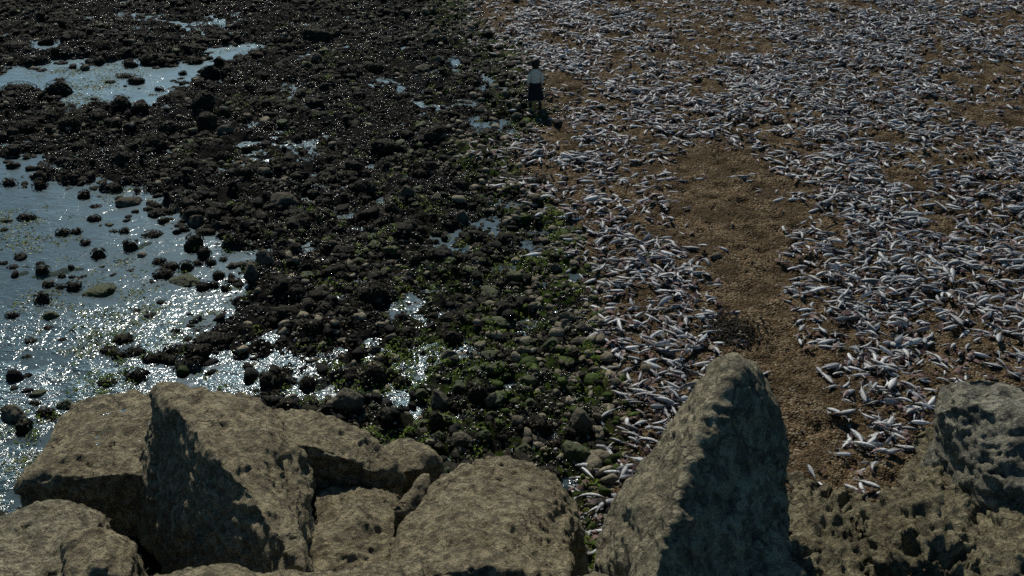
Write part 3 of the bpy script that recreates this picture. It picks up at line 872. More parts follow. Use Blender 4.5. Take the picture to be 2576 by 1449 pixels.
# weed draped over those cobbles
rp_ = 12
LUMPGREEN = None
for dk in (gm, ~gm):
    a_ = RNG.random(dk.sum() * rp_) * 6.28; r_ = np.sqrt(RNG.random(len(a_))) * 0.95
    S_ = np.repeat(scl[dk], rp_, 0); P_ = np.repeat(pos[dk], rp_, 0)
    lx = P_[:, 0] + r_ * np.cos(a_) * S_[:, 0] * .9; ly = P_[:, 1] + r_ * np.sin(a_) * S_[:, 1] * .9
    lz = P_[:, 2] + np.sqrt(1 - r_ * r_) * S_[:, 2] * 0.92
    LUMPWEED = (lx, ly, lz, a_, np.minimum(r_ / np.sqrt(1.0001 - r_ * r_) * S_[:, 2] / S_[:, 0], 2.0))
    if LUMPGREEN is None: LUMPGREEN = LUMPWEED

# fine gravel and shell between the stones
X, Y, dx, dy = sample_region(190000, -20, 5, 9, 48, 1.2)
h, sw, sb, pu = ground_info(X, Y)
pt = noise2(X, Y, 0.9, 35) + 0.7 * noise2(X, Y, 0.35, 36)
keep = (RNG.random(len(X)) < np.clip(0.5 + 0.7 * pt, 0.05, 1)) & (sb < 0.5) & (sw > -0.35) & (h > -0.05) & ~in_foot(X, Y, 0.0)
X, Y, h, dx, dy, sb = [q[keep] for q in (X, Y, h, dx, dy, sb)]
n = len(X)
size = 0.012 + 0.024 * RNG.random(n) ** 1.6
scl = size[:, None] * np.array([[1.25, 0.95, 0.65]])
gcol = np.array([(0.012, 0.012, 0.011), (0.03, 0.028, 0.02), (0.26, 0.24, 0.18), (0.48, 0.47, 0.42), (0.07, 0.10, 0.02)])  # pale tints raised so these bits also stand in for wet glints
T = gcol[np.where(RNG.random(n) < np.clip(0.30 - 0.5 * pt[keep], 0.08, 0.6), RNG.choice([2, 3], n, p=[.72, .28]), RNG.choice([0, 1, 4], n, p=[.62, .26, .12]))] * (0.7 + 0.6 * RNG.random((n, 1)))
pV, pF = ico(1)
V_, F_ = batch(pV, pF, np.stack([X, Y, h + size * 0.3], 1), scl, RNG.random(n) * 6.28)
link("foreshore_gravel", mesh_from("foreshore_gravel", V_, F_, MAT['wetgravel'], np.repeat(T, len(pV), 0)), kind='stuff', label="fine dark gravel and shell bits between the foreshore stones", category='gravel')

# pebbles on the shingle
X, Y, dx, dy = sample_region(26000, -1.5, 21, 9, 36, 1.5)
h, sw, sb, pu = ground_info(X, Y)
keep = (sb > -0.2) & ~in_foot(X, Y, 0.0) & (noise2(X, Y, 0.8, 51) + 0.35 * RNG.random(len(X)) > 0.0)
X, Y, h = X[keep], Y[keep], h[keep]
n = len(X)
size = 0.010 + 0.022 * RNG.random(n) ** 3
scl = size[:, None] * np.stack([1.2 + 0 * size, 0.95 + 0 * size, 0.6 + 0 * size], 1)
pcols = np.array([(0.10, 0.075, 0.045), (0.15, 0.12, 0.075), (0.06, 0.045, 0.03), (0.24, 0.22, 0.17), (0.11, 0.10, 0.09)])
T = pcols[RNG.choice(5, n, p=[.34, .26, .22, .06, .12])] * (0.7 + 0.6 * RNG.random((n, 1)))
pV, pF = ico(1)
V_, F_ = batch(pV, pF, np.stack([X, Y, h + size * 0.2], 1), scl, RNG.random(n) * 6.28)
link("beach_pebbles", mesh_from("beach_pebbles", V_, F_, MAT['stones'], np.repeat(T, len(pV), 0)), kind='stuff', label="fine brown shingle pebbles of the beach", category='pebbles')

# seaweed: straps lying in heaps over ground and stones
def straps(n, X, Y, Z, length, width, lift, cols, seed, bend=0.7, segs=3, ang=None, slope=None):
    rg = np.random.default_rng(seed)
    an = rg.random(n) * 6.28 if ang is None else ang + rg.normal(0, 0.6, n)
    if slope is None: slope = np.zeros(n)
    bd = (rg.random(n) - .5) * 2 * bend
    L = length * (0.5 + rg.random(n)); W = width * (0.6 + 0.8 * rg.random(n))
    Vs = []
    cx_, cy_ = X.copy(), Y.copy(); cz = Z.copy()
    a_ = an.copy()
    arch = lift * (0.4 + rg.random(n))
    tw = (rg.random(n) - .5) * 1.6
    for s in range(segs + 1):
        t = s / segs
        ww = W * (0.5 + 0.9 * math.sin(math.pi * min(1, t * 0.8 + 0.15))) * 0.5
        zz = cz + arch * math.sin(math.pi * t) + 0.004 - slope * L * t * (0.5 + 0.5 * t)
        ox, oy = -np.sin(a_) * ww, np.cos(a_) * ww
        oz = np.sin(tw * (0.5 + t)) * ww
        Vs.append(np.stack([cx_ + ox, cy_ + oy, zz + oz], 1)); Vs.append(np.stack([cx_ - ox, cy_ - oy, zz - oz], 1))
        cx_ = cx_ + np.cos(a_) * L / segs; cy_ = cy_ + np.sin(a_) * L / segs; a_ = a_ + bd / segs * 1.6
    V = np.stack(Vs, 1)
    k = 2 * (segs + 1)
    base = (np.arange(n) * k)[:, None]
    F = np.concatenate([base + np.array([[2 * s, 2 * s + 1, 2 * s + 3, 2 * s + 2]]) for s in range(segs)], 0)
    T = np.repeat(cols, k, 0)
    return V.reshape(-1, 3), F, T
def clump_points(nc, per, x0, x1, y0, y1, power, accept, spread):
    X, Y, dx, dy = sample_region(nc, x0, x1, y0, y1, power)
    k = accept(X, Y, dx, dy)
    X, Y = X[k], Y[k]
    X = np.repeat(X, per); Y = np.repeat(Y, per)
    r = spread * np.sqrt(RNG.random(len(X))); a = RNG.random(len(X)) * 6.28
    clump_points.a = a
    return X + r * np.cos(a), Y + r * np.sin(a), r / spread
def acc_weed(X, Y, dx, dy):
    h, sw, sb, pu = ground_info(X, Y)
    pt = noise2(X, Y, 1.3, 41) + 0.6 * noise2(X, Y, 0.5, 42)
    p = np.clip(0.62 + 0.9 * pt, 0.05, 1) * (sb < -0.25) * (sw > -0.1) * (pu < 0.45) * (1 - 0.55 * sstep(-2.5, -0.5, sb))
    return (RNG.random(len(X)) < p) & ~in_foot(X, Y, 0.0)
wxx, wyy, rr = clump_points(17000, 11, -22, 4, 9, 50, 1.15, acc_weed, 0.17)
bp = at(1835, 850)
ex = RNG.normal(0, .30, 700); ey = RNG.normal(0, .28, 700)
wang = np.concatenate([clump_points.a, RNG.random(700) * 6.28])
wxx = np.concatenate([wxx, bp.x + ex]); wyy = np.concatenate([wyy, bp.y + ey]); rr = np.concatenate([rr, np.clip(np.hypot(ex, ey), 0, 1)])
wh = ground_info(wxx, wyy)[0]
heap = np.maximum(0, 0.13 * (1 - rr ** 2)) * RNG.random(len(wxx)) ** 0.7
wc = np.array([(0.011, 0.010, 0.007), (0.020, 0.017, 0.009), (0.026, 0.025, 0.011), (0.013, 0.008, 0.007), (0.20, 0.187, 0.125)])  # last, light tint is painted wet glint on a few straps
wt = wc[RNG.choice(5, len(wxx), p=[.40, .26, .16, .12, .06])]
V_, F_, T_ = straps(len(wxx), wxx, wyy, np.maximum(wh, 0) + heap + 0.01, 0.085, 0.024, 0.018, wt, 5, ang=wang, slope=0.9 * rr)
link("seaweed", mesh_from("seaweed", V_, F_, MAT['weed'], T_), kind='stuff', label="dark wet seaweed matted over the rocky foreshore", category='seaweed')
lx, ly, lz, la, lsl = LUMPWEED
V_, F_, T_ = straps(len(lx), lx, ly, lz - 0.012, 0.075 / np.sqrt(1 + lsl ** 2), 0.020, 0.014, wc[RNG.choice(5, len(lx), p=[.30, .22, .22, .10, .16])], 16, ang=la, slope=lsl)
link("cobble_seaweed", mesh_from("cobble_seaweed", V_, F_, MAT['weed'], T_), kind='stuff', label="ragged dark seaweed draped over the reef cobbles", category='seaweed')
lx, ly, lz, la, lsl = LUMPGREEN
GCOL = np.array([(0.07, 0.12, 0.012), (0.13, 0.19, 0.020), (0.20, 0.25, 0.045), (0.03, 0.055, 0.009)])
V_, F_, T_ = straps(len(lx), lx, ly, lz - 0.010, 0.06 / np.sqrt(1 + lsl ** 2), 0.022, 0.012, GCOL[RNG.choice(4, len(lx), p=[.34, .32, .14, .20])], 17, ang=la, slope=lsl)
link("cobble_algae", mesh_from("cobble_algae", V_, F_, MAT['weed'], T_), kind='stuff', label="yellow-green algae coating some reef cobbles", category='algae')
# seaweed hanging on the weedy rocks
wr = [it for it in items if it['kd'] == 'w']
sx, sy, sz, sa, ss_ = [], [], [], [], []
for it in wr:
    nn = int(60 * it['W'] / 0.5) + 12
    a = RNG.random(nn) * 6.28; r = np.sqrt(RNG.random(nn)) * 0.97
    W, Hh = it['W'], it['H']
    dy_ = min(W * 0.5, max(W * 0.36, Hh * 0.6)) if it['hr'] >= 0.36 else W * 0.35
    sx.append(it['p'].x + r * np.cos(a) * W * 0.5); sy.append(it['p'].y + dy_ * .3 + r * np.sin(a) * dy_)
    sz.append(max(gh(it['p'].x, it['p'].y), -0.05) + Hh * 0.26 + np.sqrt(1 - r * r) * Hh * 0.58)
    sa.append(a); ss_.append(np.minimum(r / np.sqrt(1.0001 - r * r) * Hh * 0.58 / (W * 0.5), 2.2))
sx, sy, sz, sa, ss_ = map(np.concatenate, (sx, sy, sz, sa, ss_))
V_, F_, T_ = straps(len(sx), sx, sy, sz - 0.01, 0.065 / np.sqrt(1 + ss_ ** 2), 0.022, 0.008, wc[RNG.choice(5, len(sx), p=[.38, .28, .16, .12, .06])], 6, ang=sa, slope=ss_)
link("rock_seaweed", mesh_from("rock_seaweed", V_, F_, MAT['weed'], T_), kind='stuff', label="short dark seaweed clinging to the weedy rocks", category='seaweed')
# green algae
def acc_green(X, Y, dx, dy):
    h, sw, sb, pu = ground_info(X, Y)
    z = np.clip(sstep(600, 1050, dx) * sstep(400, 800, dy) + 0.28 * (dx > 450) + sstep(-1.5, -0.5, sb) * 0.6 + 0.8 * sstep(640, 350, dx) * sstep(760, 980, dy) * (sw < 0.4), 0, 1)
    pt = noise2(X, Y, 0.8, 61) + 0.6 * noise2(X, Y, 0.3, 62)
    return (RNG.random(len(X)) < z * np.clip(-0.05 + 2.0 * pt, 0.0, 1)) & (sb < 0.1) & (pu < 0.5) & ~in_foot(X, Y, 0.0)
gx_, gy_, rr = clump_points(11000, 14, -9, 6, 9, 46, 1.2, acc_green, 0.12)
ghh = ground_info(gx_, gy_)[0]
gc = np.array([(0.07, 0.12, 0.012), (0.12, 0.18, 0.020), (0.17, 0.21, 0.04), (0.03, 0.055, 0.009)])
V_, F_, T_ = straps(len(gx_), gx_, gy_, np.maximum(ghh, 0) + 0.11 * (1 - rr ** 2) * RNG.random(len(gx_)) ** .6 + 0.01, 0.055, 0.018, 0.02, gc[RNG.choice(4, len(gx_), p=[.32, .33, .17, .18])], 8, segs=2)
link("green_algae", mesh_from("green_algae", V_, F_, MAT['weed'], T_), kind='stuff', label="bright green algae in soft tufts between the stones", category='algae')

# pale weed and scum breaking the surface of the near pool
def acc_pool(X, Y, dx, dy):
    h, sw, sb, pu = ground_info(X, Y)
    pt = noise2(X, Y, 1.5, 81) + 0.8 * noise2(X, Y, 0.5, 82)
    return (RNG.random(len(X)) < np.clip(1.1 * pt - 0.25 + 0.45 * sstep(600, 950, dy) + 0.25 * sstep(-0.8, -0.2, sw), 0, 1)) & (sw < -0.1) & ~in_foot(X, Y, 0.0)
qx, qy, rr = clump_points(15000, 11, -16, 0, 10, 46, 1.15, acc_pool, 0.20)
pc = np.array([(0.20, 0.24, 0.10), (0.12, 0.16, 0.03), (0.36, 0.39, 0.31), (0.04, 0.04, 0.025)])
V_, F_, T_ = straps(len(qx), qx, qy, -0.012 + 0.018 * RNG.random(len(qx)), 0.06, 0.02, 0.012, pc[RNG.choice(4, len(qx), p=[.3, .25, .22, .23])], 12, segs=2)
link("pool_weed", mesh_from("pool_weed", V_, F_, MAT['weed'], T_), kind='stuff', label="pale green weed breaking the surface of the shallow pools", category='algae')

# ------------------------------------------------------------------ fish
def fish_mesh(bend, plump, rings=9, segs=8, cut=0.0, seed=0):
    """a dead fish lying on its side: length 1 along x, head at +x, back towards +y"""
    rs = np.random.default_rng(seed)
    prof = np.array([[0, .035], [.06, .045], [.18, .30], [.34, .70], [.52, 1.0], [.70, 1.0], [.84, .84], [.94, .55], [1.0, .14]])
    ts = np.linspace(0, 1, rings) if rings != 9 else prof[:, 0]
    hts = np.interp(ts, prof[:, 0], prof[:, 1])
    V, C = [], []
    back = np.array([.085, .095, .11]); side = np.array([.54, .55, .53]); belly = np.array([.72, .73, .71])
    for t, h in zip(ts, hts):
        x = -0.36 + 0.86 * t
        for s in range(segs):
            a = 2 * math.pi * s / segs
            y = math.cos(a) * h * 0.104 * plump
            z = math.sin(a) * h * 0.072 * plump
            V.append((x, y, z))
            f = math.cos(a)
            c = side * (1 - abs(f)) + (back if f > 0 else belly) * abs(f)
            if f > 0.3: c = c * 0.6 + back * 0.4
            if t > 0.9: c = c * 0.7
            if cut and t < 0.5 + 0.2 * math.sin(a): c = np.array([.20, .115, .10]) * (0.8 + 0.4 * rs.random())
            C.append(c)
    F = []
    for r in range(rings - 1):
        for s in range(segs):
            F.append((r * segs + s, r * segs + (s + 1) % segs, (r + 1) * segs + (s + 1) % segs, (r + 1) * segs + s))
    V = np.array(V, float)
    k = len(V)
    caps = [(-0.36, 0, 0), (0.505, 0, 0)]
    V = np.concatenate([V, caps]); C += [side * 0.6, side * 0.5]
    F3 = [(k, (s + 1) % segs, s) for s in range(segs)] + [(k + 1, (rings - 1) * segs + s, (rings - 1) * segs + (s + 1) % segs) for s in range(segs)]
    F = [(a, b, c, d) for a, b, c, d in F]
    # dorsal, anal fins
    def fin(p):
        nonlocal V, C
        b = len(V); V = np.concatenate([V, np.array(p, float)]); C += [np.array([.16, .17, .18])] * len(p)
        F.append(tuple(b + q for q in range(4)))
    fin([(0.14, .115 * plump, 0), (-0.02, .10 * plump, 0), (-0.05, .135 * plump, .006), (0.10, .17 * plump, .008)])
    fin([(-0.04, -.095 * plump, 0), (-0.16, -.06 * plump, 0), (-0.17, -.10 * plump, .006), (-0.08, -.13 * plump, .006)])
    tail = np.array([(-0.35, .014, 0), (-0.35, -.014, 0), (-0.43, -.055, .004), (-0.50, -.105, .008), (-0.455, 0, .004), (-0.50, .105, .006), (-0.43, .055, .004)])
    TF = [(0, 1, 4, 4), (1, 2, 4, 4), (2, 3, 4, 4), (0, 4, 6, 6), (6, 4, 5, 5)]
    def bendit(P):
        P = P.copy()
        x = P[:, 0]
        P[:, 1] = P[:, 1] + bend * (x * x - 0.06) + 0.4 * bend * np.maximum(-x - .1, 0) ** 2
        P[:, 2] += 0.10 * abs(bend) * np.maximum(-x - 0.1, 0)
        return P
    return bendit(V), F, F3, np.array(C), bendit(tail), TF

def merge_fish(args, lo=False):
    V, F, F3, C, tail, TF = fish_mesh(**args, rings=7 if lo else 9, segs=6 if lo else 8)
    b = len(V)
    Fq = [f for f in F]
    tri = list(F3) + [(b + q[0], b + q[1], b + q[2]) for q in TF]
    V = np.concatenate([V, tail]); C = np.concatenate([C, np.tile([.17, .175, .18], (len(tail), 1))])
    tris = [t for t in tri] + [(q[0], q[1], q[2]) for q in Fq] + [(q[0], q[2], q[3]) for q in Fq]
    return V, np.array(tris), C

VAR = [dict(bend=0.0, plump=0.92, seed=1), dict(bend=0.25, plump=1.0, seed=2), dict(bend=-0.3, plump=0.95, seed=3), dict(bend=0.7, plump=0.95, seed=4), dict(bend=-0.8, plump=0.9, seed=5),
       dict(bend=0.1, plump=1.2, seed=6), dict(bend=-0.15, plump=0.8, seed=7), dict(bend=0.3, plump=1.0, cut=1, seed=8), dict(bend=-0.5, plump=1.1, cut=1, seed=9)]

DENS_Y = [30, 125, 215, 305, 350, 395, 485, 575, 665, 755, 845, 935, 1025, 1115, 1205, 1290]
DENS = """3 6 7 6 6 2 3 6 7 7 7 7 6 5 5 5
3 7 8 7 7 5 2 5 8 9 9 9 8 6 6 6
0 4 8 5 6 6 4 7 8 8 9 9 9 5 2 2
0 3 6 3 3 6 7 8 9 9 9 9 8 5 3 2
1 5 8 5 3 4 6 6 8 9 9 8 7 6 4 4
3 8 8 6 2 3 2 1 2 6 8 7 4 3 5 7
1 5 6 7 5 2 0 0 1 6 9 8 5 3 6 9
0 1 3 8 8 6 1 0 0 6 9 9 9 7 6 8
0 0 1 6 9 8 3 0 0 5 9 9 9 8 8 9
0 0 0 3 8 9 6 0 0 3 9 9 9 8 7 7
0 0 0 2 6 8 6 1 0 2 3 9 9 5 5 8
0 0 0 1 5 9 7 1 1 2 3 9 8 4 4 5
0 0 0 0 5 8 6 0 1 1 3 9 9 5 2 2
0 0 0 1 6 8 3 0 1 1 3 9 7 2 1 1
0 0 0 3 7 5 1 0 0 1 1 4 2 0 0 0
0 0 0 4 5 1 0 0 0 0 0 0 0 0 0 0"""
DG = np.array([[float(q) for q in l.split()] for l in DENS.split("\n")])
DENS_X = 1243 + 86 * np.arange(16)
def fish_density(dx, dy):
    fy = np.interp(dy, DENS_Y, np.arange(len(DENS_Y)))
    fx = np.clip((dx - DENS_X[0]) / 86, 0, 14.999)
    y0 = np.clip(np.floor(fy).astype(int), 0, len(DENS_Y) - 2); ty = fy - y0
    x0 = np.floor(fx).astype(int); tx = fx - x0
    d = (DG[y0, x0] * (1 - tx) + DG[y0, x0 + 1] * tx) * (1 - ty) + (DG[y0 + 1, x0] * (1 - tx) + DG[y0 + 1, x0 + 1] * tx) * ty
    return np.where(dx < 1150, 0, d)
area = (24 + 3) * (54 - 9)
MAXD = 43.0
n = int(area * MAXD)
Y = 9 + 45 * RNG.random(n); X = -3 + 27 * RNG.random(n)
dx, dy, ds = proj(X, Y, np.zeros(n) + 0.15)
d = fish_density(dx + 22 * noise2(X, Y, 1.4, 71), dy + 16 * noise2(X, Y, 1.4, 72)) / 9.0
clus = noise2(X, Y, 0.55, 73) * 0.55 + noise2(X, Y, 1.2, 74) * 0.45
drift = noise2(X * 0.8 + Y * 0.6, (Y * 0.8 - X * 0.6) * 0.4, 0.9, 75)
p = np.clip(d ** 1.3 * (1.0 + (0.7 + 0.6 * sstep(900, 500, dy)) * clus + (0.3 + 0.7 * sstep(650, 350, dy)) * drift) * (1 - 0.15 * sstep(480, 250, dy)), 0, 1)
p = np.where(d < 0.03, 0, np.maximum(p, 0.013))
sbf = ground_info(X, Y)[2]
keep = (RNG.random(n) < p) & (dx < 2700) & (dy > -30) & (sbf > -1.3) & ~in_foot(X, Y, 0.05)
# leave a small clear space round the person's feet
pf = at(1346, 270)
keep &= np.hypot(X - pf.x, Y - pf.y) > 0.5
X, Y, dx, dy, ds, d = [q[keep] for q in (X, Y, dx, dy, ds, d)]
n = len(X)
h = ground_info(X, Y)[0]
pile = np.minimum(RNG.random(n) ** 1.3 * 0.20 * d ** 1.5, 0.17)
L = np.clip(RNG.normal(0.37, 0.085, n), 0.17, 0.60)
rz = np.where(RNG.random(n) < 0.35, RNG.normal(0, 0.5, n), RNG.random(n) * 6.28) + np.where(RNG.random(n) < 0.5, 0, math.pi)
tilt = np.where(RNG.random(n) < .25, RNG.normal(0, 0.8, n), RNG.normal(0, 0.3, n)) + np.where(RNG.random(n) < .5, 0, math.pi)
pit_ = RNG.normal(0, 0.07, n) + np.where(d > .6, RNG.normal(0, .16, n), 0)
var = RNG.choice(9, n, p=[.13, .16, .15, .10, .10, .11, .09, .09, .07])
bright = np.where(RNG.random(n) < 0.04, 1.35, 0.55 + 0.7 * RNG.random(n))
z = h + pile + 0.022
# the 300 that show largest and are not hidden behind boulders
POLY = [[(1790, 935), (1850, 880), (1990, 1200), (2000, 1400), (1480, 1400), (1600, 1190)], [(2357, 1060), (2377, 955), (2450, 930), (2600, 950), (2700, 1400), (2190, 1400), (2215, 1240)]]
vis = np.ones(n, bool)
for P in POLY:
    vis &= signed_dist(dx, dy, P) > 8
infr = (dx > 0) & (dx < 2560) & (dy < 1440)
score = np.where(vis & infr, ds * L, -1)
order = np.argsort(-score)
solo = order[:300]
rest = order[300:]
def fplace(x, y):
    if x < 1700:
        if y > 1130: return "in the gap left of the pointed boulder"
        if y > 1030: return "low on the left flank of the pointed boulder"
        if y > 930: return "left of the pointed boulder"
        if y > 820: return "in the strip up-left of the pointed boulder"
        return "in the middle of the left strip"
    if x < 1790: return "beside the pointed boulder's tip"
    if x < 2090:
        return "on bare shingle past the pointed boulder" if y < 930 else "on bare shingle right of the pointed boulder"
    if y > 1080: return "beside the hollowed boulder"
    if x < 2280: return "in the dense strip near the blue-grey boulder" if y > 950 else "in the dense strip farther up"
    if y > 880: return "just beyond the blue-grey boulder"
    return "on sparser shingle at the right edge" if x > 2440 else "up from the blue-grey boulder"
fitems = []
for i in solo:
    v = VAR[var[i]]
    shape = "torn pinkish" if v.get('cut') else ("curled" if abs(v['bend']) > .6 else ("plump" if v['plump'] > 1.1 else ("straight" if abs(v['bend']) < .2 else "bent")))
    tone = "pale " if bright[i] > 1.3 else ""
    a = rz[i] % (2 * math.pi)
    hd = "head right" if math.cos(a) > .7 else ("head left" if math.cos(a) < -.7 else ("head away" if math.sin(a) > 0 else "head nearer"))
    fitems.append(dict(i=i, look=f"{tone}{shape} fish, {hd}", place=fplace(dx[i], dy[i]), x=dx[i], y=dy[i]))
distinct_labels(fitems)
FB, FT = [], []
for v in VAR:
    V_, F_, F3, C_, tail, TF = fish_mesh(**v)
    FB.append(mesh_from("dead_fish", V_, [np.array(F_), np.array(F3)], MAT['fish'], C_))
    FT.append(mesh_from("tail_fin", tail, np.array([q[:3] for q in TF]), MAT['fish'], np.tile([.19, .195, .20], (len(tail), 1))))
for it in fitems:
    i = it['i']
    o = link("dead_fish", FB[var[i]], label=it['label'], category='fish', group='dead fish washed up on the shingle')
    t = link("tail_fin", FT[var[i]], parent=o)
    o.matrix_world = Matrix.Translation((X[i], Y[i], z[i])) @ Matrix.Rotation(rz[i], 4, 'Z') @ Matrix.Rotation(pit_[i], 4, 'Y') @ Matrix.Rotation(tilt[i], 4, 'X') @ Matrix.Diagonal((L[i], L[i], L[i], 1))
parts = []
for k in range(9):
    m = rest[var[rest] == k]
    fV, fF, fC = merge_fish(VAR[k], lo=True)
    pos = np.stack([X[m], Y[m], z[m]], 1)
    V_, F_ = batch(fV, fF, pos, np.repeat(L[m][:, None], 3, 1), rz[m], tilt[m], pit_[m])
    T = (fC[None] * bright[m][:, None, None] * np.array([1, 1, 1])[None, None]).reshape(-1, 3)
    parts.append((V_, F_, T))
V_, F_, T_ = stack(parts)
link("washed_up_fish", mesh_from("washed_up_fish", V_, F_, MAT['fishmass'], T_), kind='stuff', label="thousands of silver-grey dead fish strewn over the brown shingle", category='fish')
# scraps of flesh and skin among the fish
m = RNG.random(len(X)) < 0.6
fx_ = X[m] + RNG.normal(0, .12, m.sum()); fy_ = Y[m] + RNG.normal(0, .12, m.sum())
fx_ = np.repeat(fx_, 2) ; fy_ = np.repeat(fy_, 2)
fz_ = ground_info(fx_, fy_)[0] + 0.012 + 0.05 * RNG.random(len(fx_))
fc_ = np.array([(0.19, 0.125, 0.11), (0.11, 0.072, 0.06), (0.30, 0.235, 0.215), (0.05, 0.035, 0.03)])
V_, F_, T_ = straps(len(fx_), fx_ + RNG.normal(0, .03, len(fx_)), fy_, fz_, 0.11, 0.060, 0.035, fc_[RNG.choice(4, len(fx_), p=[.35, .3, .12, .23])], 15, bend=1.4)
link("fish_scraps", mesh_from("fish_scraps", V_, F_, MAT['weed'], T_), kind='stuff', label="pinkish brown scraps of fish flesh between the fish", category='scraps')
print("FISH", n, "rocks", len(items))
# ------------------------------------------------------------------ the person
def plain(name, col, rough=0.8, bs=60, bd=0.004):
    t = NT(name)
    v = t.coord("Object")
    n_ = t.noise(v, bs, 3, 0.6)
    c = t.mix(t.ramp(n_, [(0.35, 1.0), (0.65, 0.0)]), col, tuple(q * 0.65 for q in col))
    return t.principled(c, rough, t.bump(n_, 1.0, bd), 0.3)
MSKIN = plain("skin", (0.32, 0.20, 0.14), 0.6)
MWOOL = plain("pale_wool", (0.86, 0.80, 0.66), 0.95, 90, 0.01)
MSKIRT = plain("dark_skirt_cloth", (0.012, 0.014, 0.018), 0.9)
MHAIR = plain("dark_hair", (0.022, 0.016, 0.012), 0.55, 45, 0.01)
MBOOT = plain("dark_boot_leather", (0.02, 0.019, 0.018), 0.5)
def skinned(name, chains, mat, sub=2):
    """chains: list of lists of (x,y,z,rx,ry); a chain whose first point equals an earlier point is joined to it"""
    verts, rad, edges, roots = [], [], [], []
    for ch in chains:
        prev = None
        for k, (x, y, z, rx, ry) in enumerate(ch):
            found = None
            for q, v in enumerate(verts):
                if (v - Vector((x, y, z))).length < 1e-5:
                    found = q
            if found is None:
                verts.append(Vector((x, y, z))); rad.append((rx, ry)); found = len(verts) - 1
                if k == 0: roots.append(found)
            if prev is not None: edges.append((prev, found))
            prev = found
    me = bpy.data.meshes.new(name)
    me.from_pydata([tuple(v) for v in verts], edges, [])
    o = bpy.data.objects.new("tmp", me); scene.collection.objects.link(o)
    sk = o.modifiers.new("s", 'SKIN'); sk.use_smooth_shade = True
    if not me.skin_vertices: return None
    for q, r in enumerate(rad):
        me.skin_vertices[0].data[q].radius = r
        me.skin_vertices[0].data[q].use_root = q in roots
    ss = o.modifiers.new("u", 'SUBSURF'); ss.levels = sub; ss.render_levels = sub
    dg = bpy.context.evaluated_depsgraph_get(); dg.update()
    r = bpy.data.meshes.new_from_object(o.evaluated_get(dg))
    bpy.data.objects.remove(o)
    r.name = name; r.materials.clear(); r.materials.append(mat)
    for p in r.polygons: p.use_smooth = True
    return r
P0 = at(1346, 271, 0.18)
P0.z = gh(P0.x, P0.y) + 0.05
person = bpy.data.objects.new("person", None); scene.collection.objects.link(person)
person.location = P0; person.rotation_euler = (0, 0, R(6))
person['label'] = "person in pale jumper and dark skirt standing with back turned beside the fish"
person['category'] = 'person'
hip = (0, 0, .88, .135, .10)
chest = (0, .0, 1.22, .15, .10)
def arm(s):
    return [chest, (s * .155, -.005, 1.315, .062, .062), (s * .190, -.01, 1.05, .045, .045), (s * .200, .03, .83, .028, .028)]
def leg(s):
    return [hip, (s * .085, 0, .80, .085, .085), (s * .12, .005, .46, .055, .058), (s * .155, -.01, .10, .038, .042), (s * .165, .03, .045, .04, .03), (s * (.165 + .03 * (s < 0)), .14, .03, .035, .022)]
chains = [[hip, (0, 0, 1.02, .115, .085), chest, (0, .0, 1.36, .075, .06), (0, .005, 1.42, .048, .048), (0, .015, 1.52, .075, .085), (0, .015, 1.60, .062, .07)],
          [(0, .10, 1.515, .010, .012), (0, .118, 1.50, .012, .010)]]
for s in (-1, 1):
    chains += [arm(s), leg(s)]
    hx, hy, hz = s * .200, .03, .83
    chains.append([(hx + .001, hy + .002, hz, .024, .016), (hx, hy + .008, hz - .045, .036, .015), (hx, hy + .014, hz - .085, .038, .013)])
    for f, (oy, ln) in enumerate([(-.028, .058), (-.010, .072), (.010, .078), (.028, .068)]):
        b = (hx - s * .001 * f, hy + .014 + oy, hz - .082)
        chains.append([(b[0], b[1], b[2], .009, .009), (b[0] - s * .006, b[1] + .004, b[2] - ln * .5, .0085, .0085), (b[0] - s * .022, b[1] + .008, b[2] - ln, .007, .007)])
    chains.append([(hx, hy + .035, hz - .03, .011, .011), (hx - s * .008, hy + .060, hz - .055, .0095, .0095), (hx - s * .012, hy + .068, hz - .085, .008, .008)])
link("body", skinned("body", chains, MSKIN), person)
sw_ = [[(0, 0, .84, .165, .115), (0, 0, .98, .155, .11), (0, -.005, 1.20, .175, .125), (0, -.005, 1.33, .11, .09), (0, 0, 1.395, .062, .058)]]
for s in (-1, 1):
    sw_.append([(0, -.005, 1.20, .17, .118), (s * .135, -.005, 1.275, .070, .074), (s * .196, -.012, 1.05, .062, .066), (s * .205, .022, .865, .046, .048)])
link("jumper", skinned("jumper", sw_, MWOOL), person)
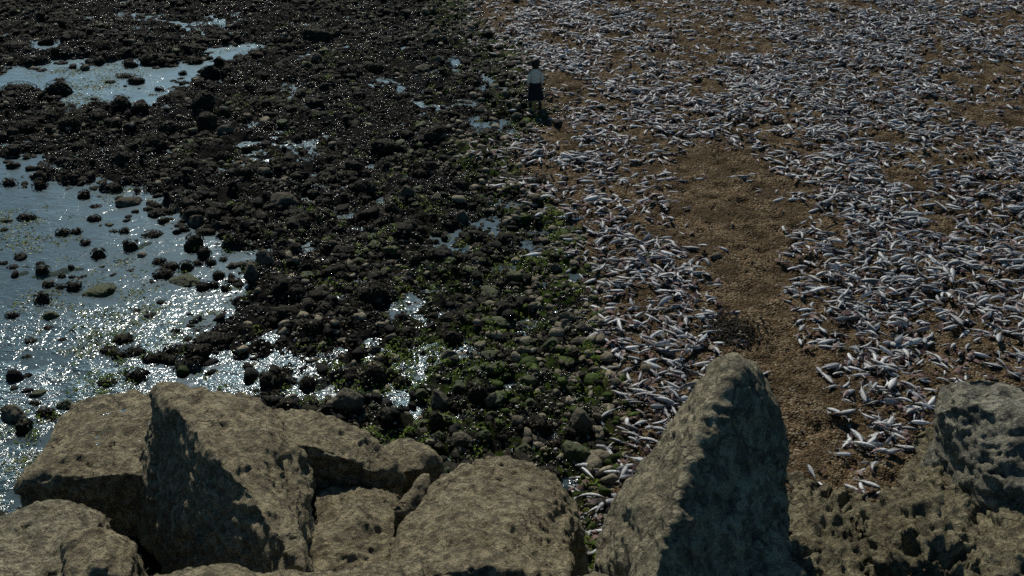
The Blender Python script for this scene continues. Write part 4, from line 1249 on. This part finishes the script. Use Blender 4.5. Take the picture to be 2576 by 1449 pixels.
# skirt: gathered cloth, open at the hem
V, F = [], []
rows, cols = 12, 48
for r in range(rows + 1):
    t = r / rows
    z = .92 - t * .53
    for c in range(cols):
        a = 2 * math.pi * c / cols
        fold = 1 + t * (0.055 * math.sin(a * 9 + 1.2) + 0.03 * math.sin(a * 5 + .4))
        V.append(((.160 + .095 * t ** .8) * fold * math.cos(a) + .012 * t, (.115 + .065 * t) * fold * math.sin(a), z + .012 * t * math.sin(a * 3)))
for r in range(rows):
    for c in range(cols):
        F.append((r * cols + c, r * cols + (c + 1) % cols, (r + 1) * cols + (c + 1) % cols, (r + 1) * cols + c))
link("skirt", mesh_from("skirt", np.array(V), np.array(F), MSKIRT), person)
for s in (-1, 1):
    tx = .165 + .05 * (s < 0)
    link("boot", skinned("boot", [[(s * .135, .0, .36, .054, .056), (s * .15, -.008, .18, .047, .05), (s * .16, -.01, .06, .047, .052), (s * tx, .08, .042, .044, .036), (s * (tx + .02 * (s < 0)), .16, .032, .036, .028)]], MBOOT), person)
hv, hf = ico(4)
HV = hv.copy()
z_ = HV[:, 2]
low = np.clip(-z_, 0, 1)
HV = np.stack([HV[:, 0] * (.104 + .012 * low), HV[:, 1] * .112 - .006, np.where(z_ > 0, z_ * .10, z_ * .215)], 1)
front = (HV[:, 1] > .035) & (HV[:, 2] < .045) & (np.abs(HV[:, 0]) < .075)
HV[front, 1] = .035
HV = HV * np.array([1.26, 1.2, 1.15])
HV += hv * (noise3(hv * np.array([9, 9, 2.0]), 3) * .008)[:, None]
HV[:, 2] += 1.56
link("hair", mesh_from("hair", HV, hf, MHAIR), person)
ev, ef = ico(2)
for s in (-1, 1):
    link("eye", mesh_from("eye", ev * .011 + np.array([s * .030, .088, 1.535]), ef, plain("eye", (.5, .5, .48), .2)), person)
    link("ear", mesh_from("ear", ev * np.array([.010, .018, .028]) + np.array([s * .076, .012, 1.525]), ef, MSKIN), person)
link("mouth", mesh_from("mouth", ev * np.array([.022, .008, .007]) + np.array([0, .093, 1.470]), ef, plain("lips", (.30, .12, .10), .5)), person)
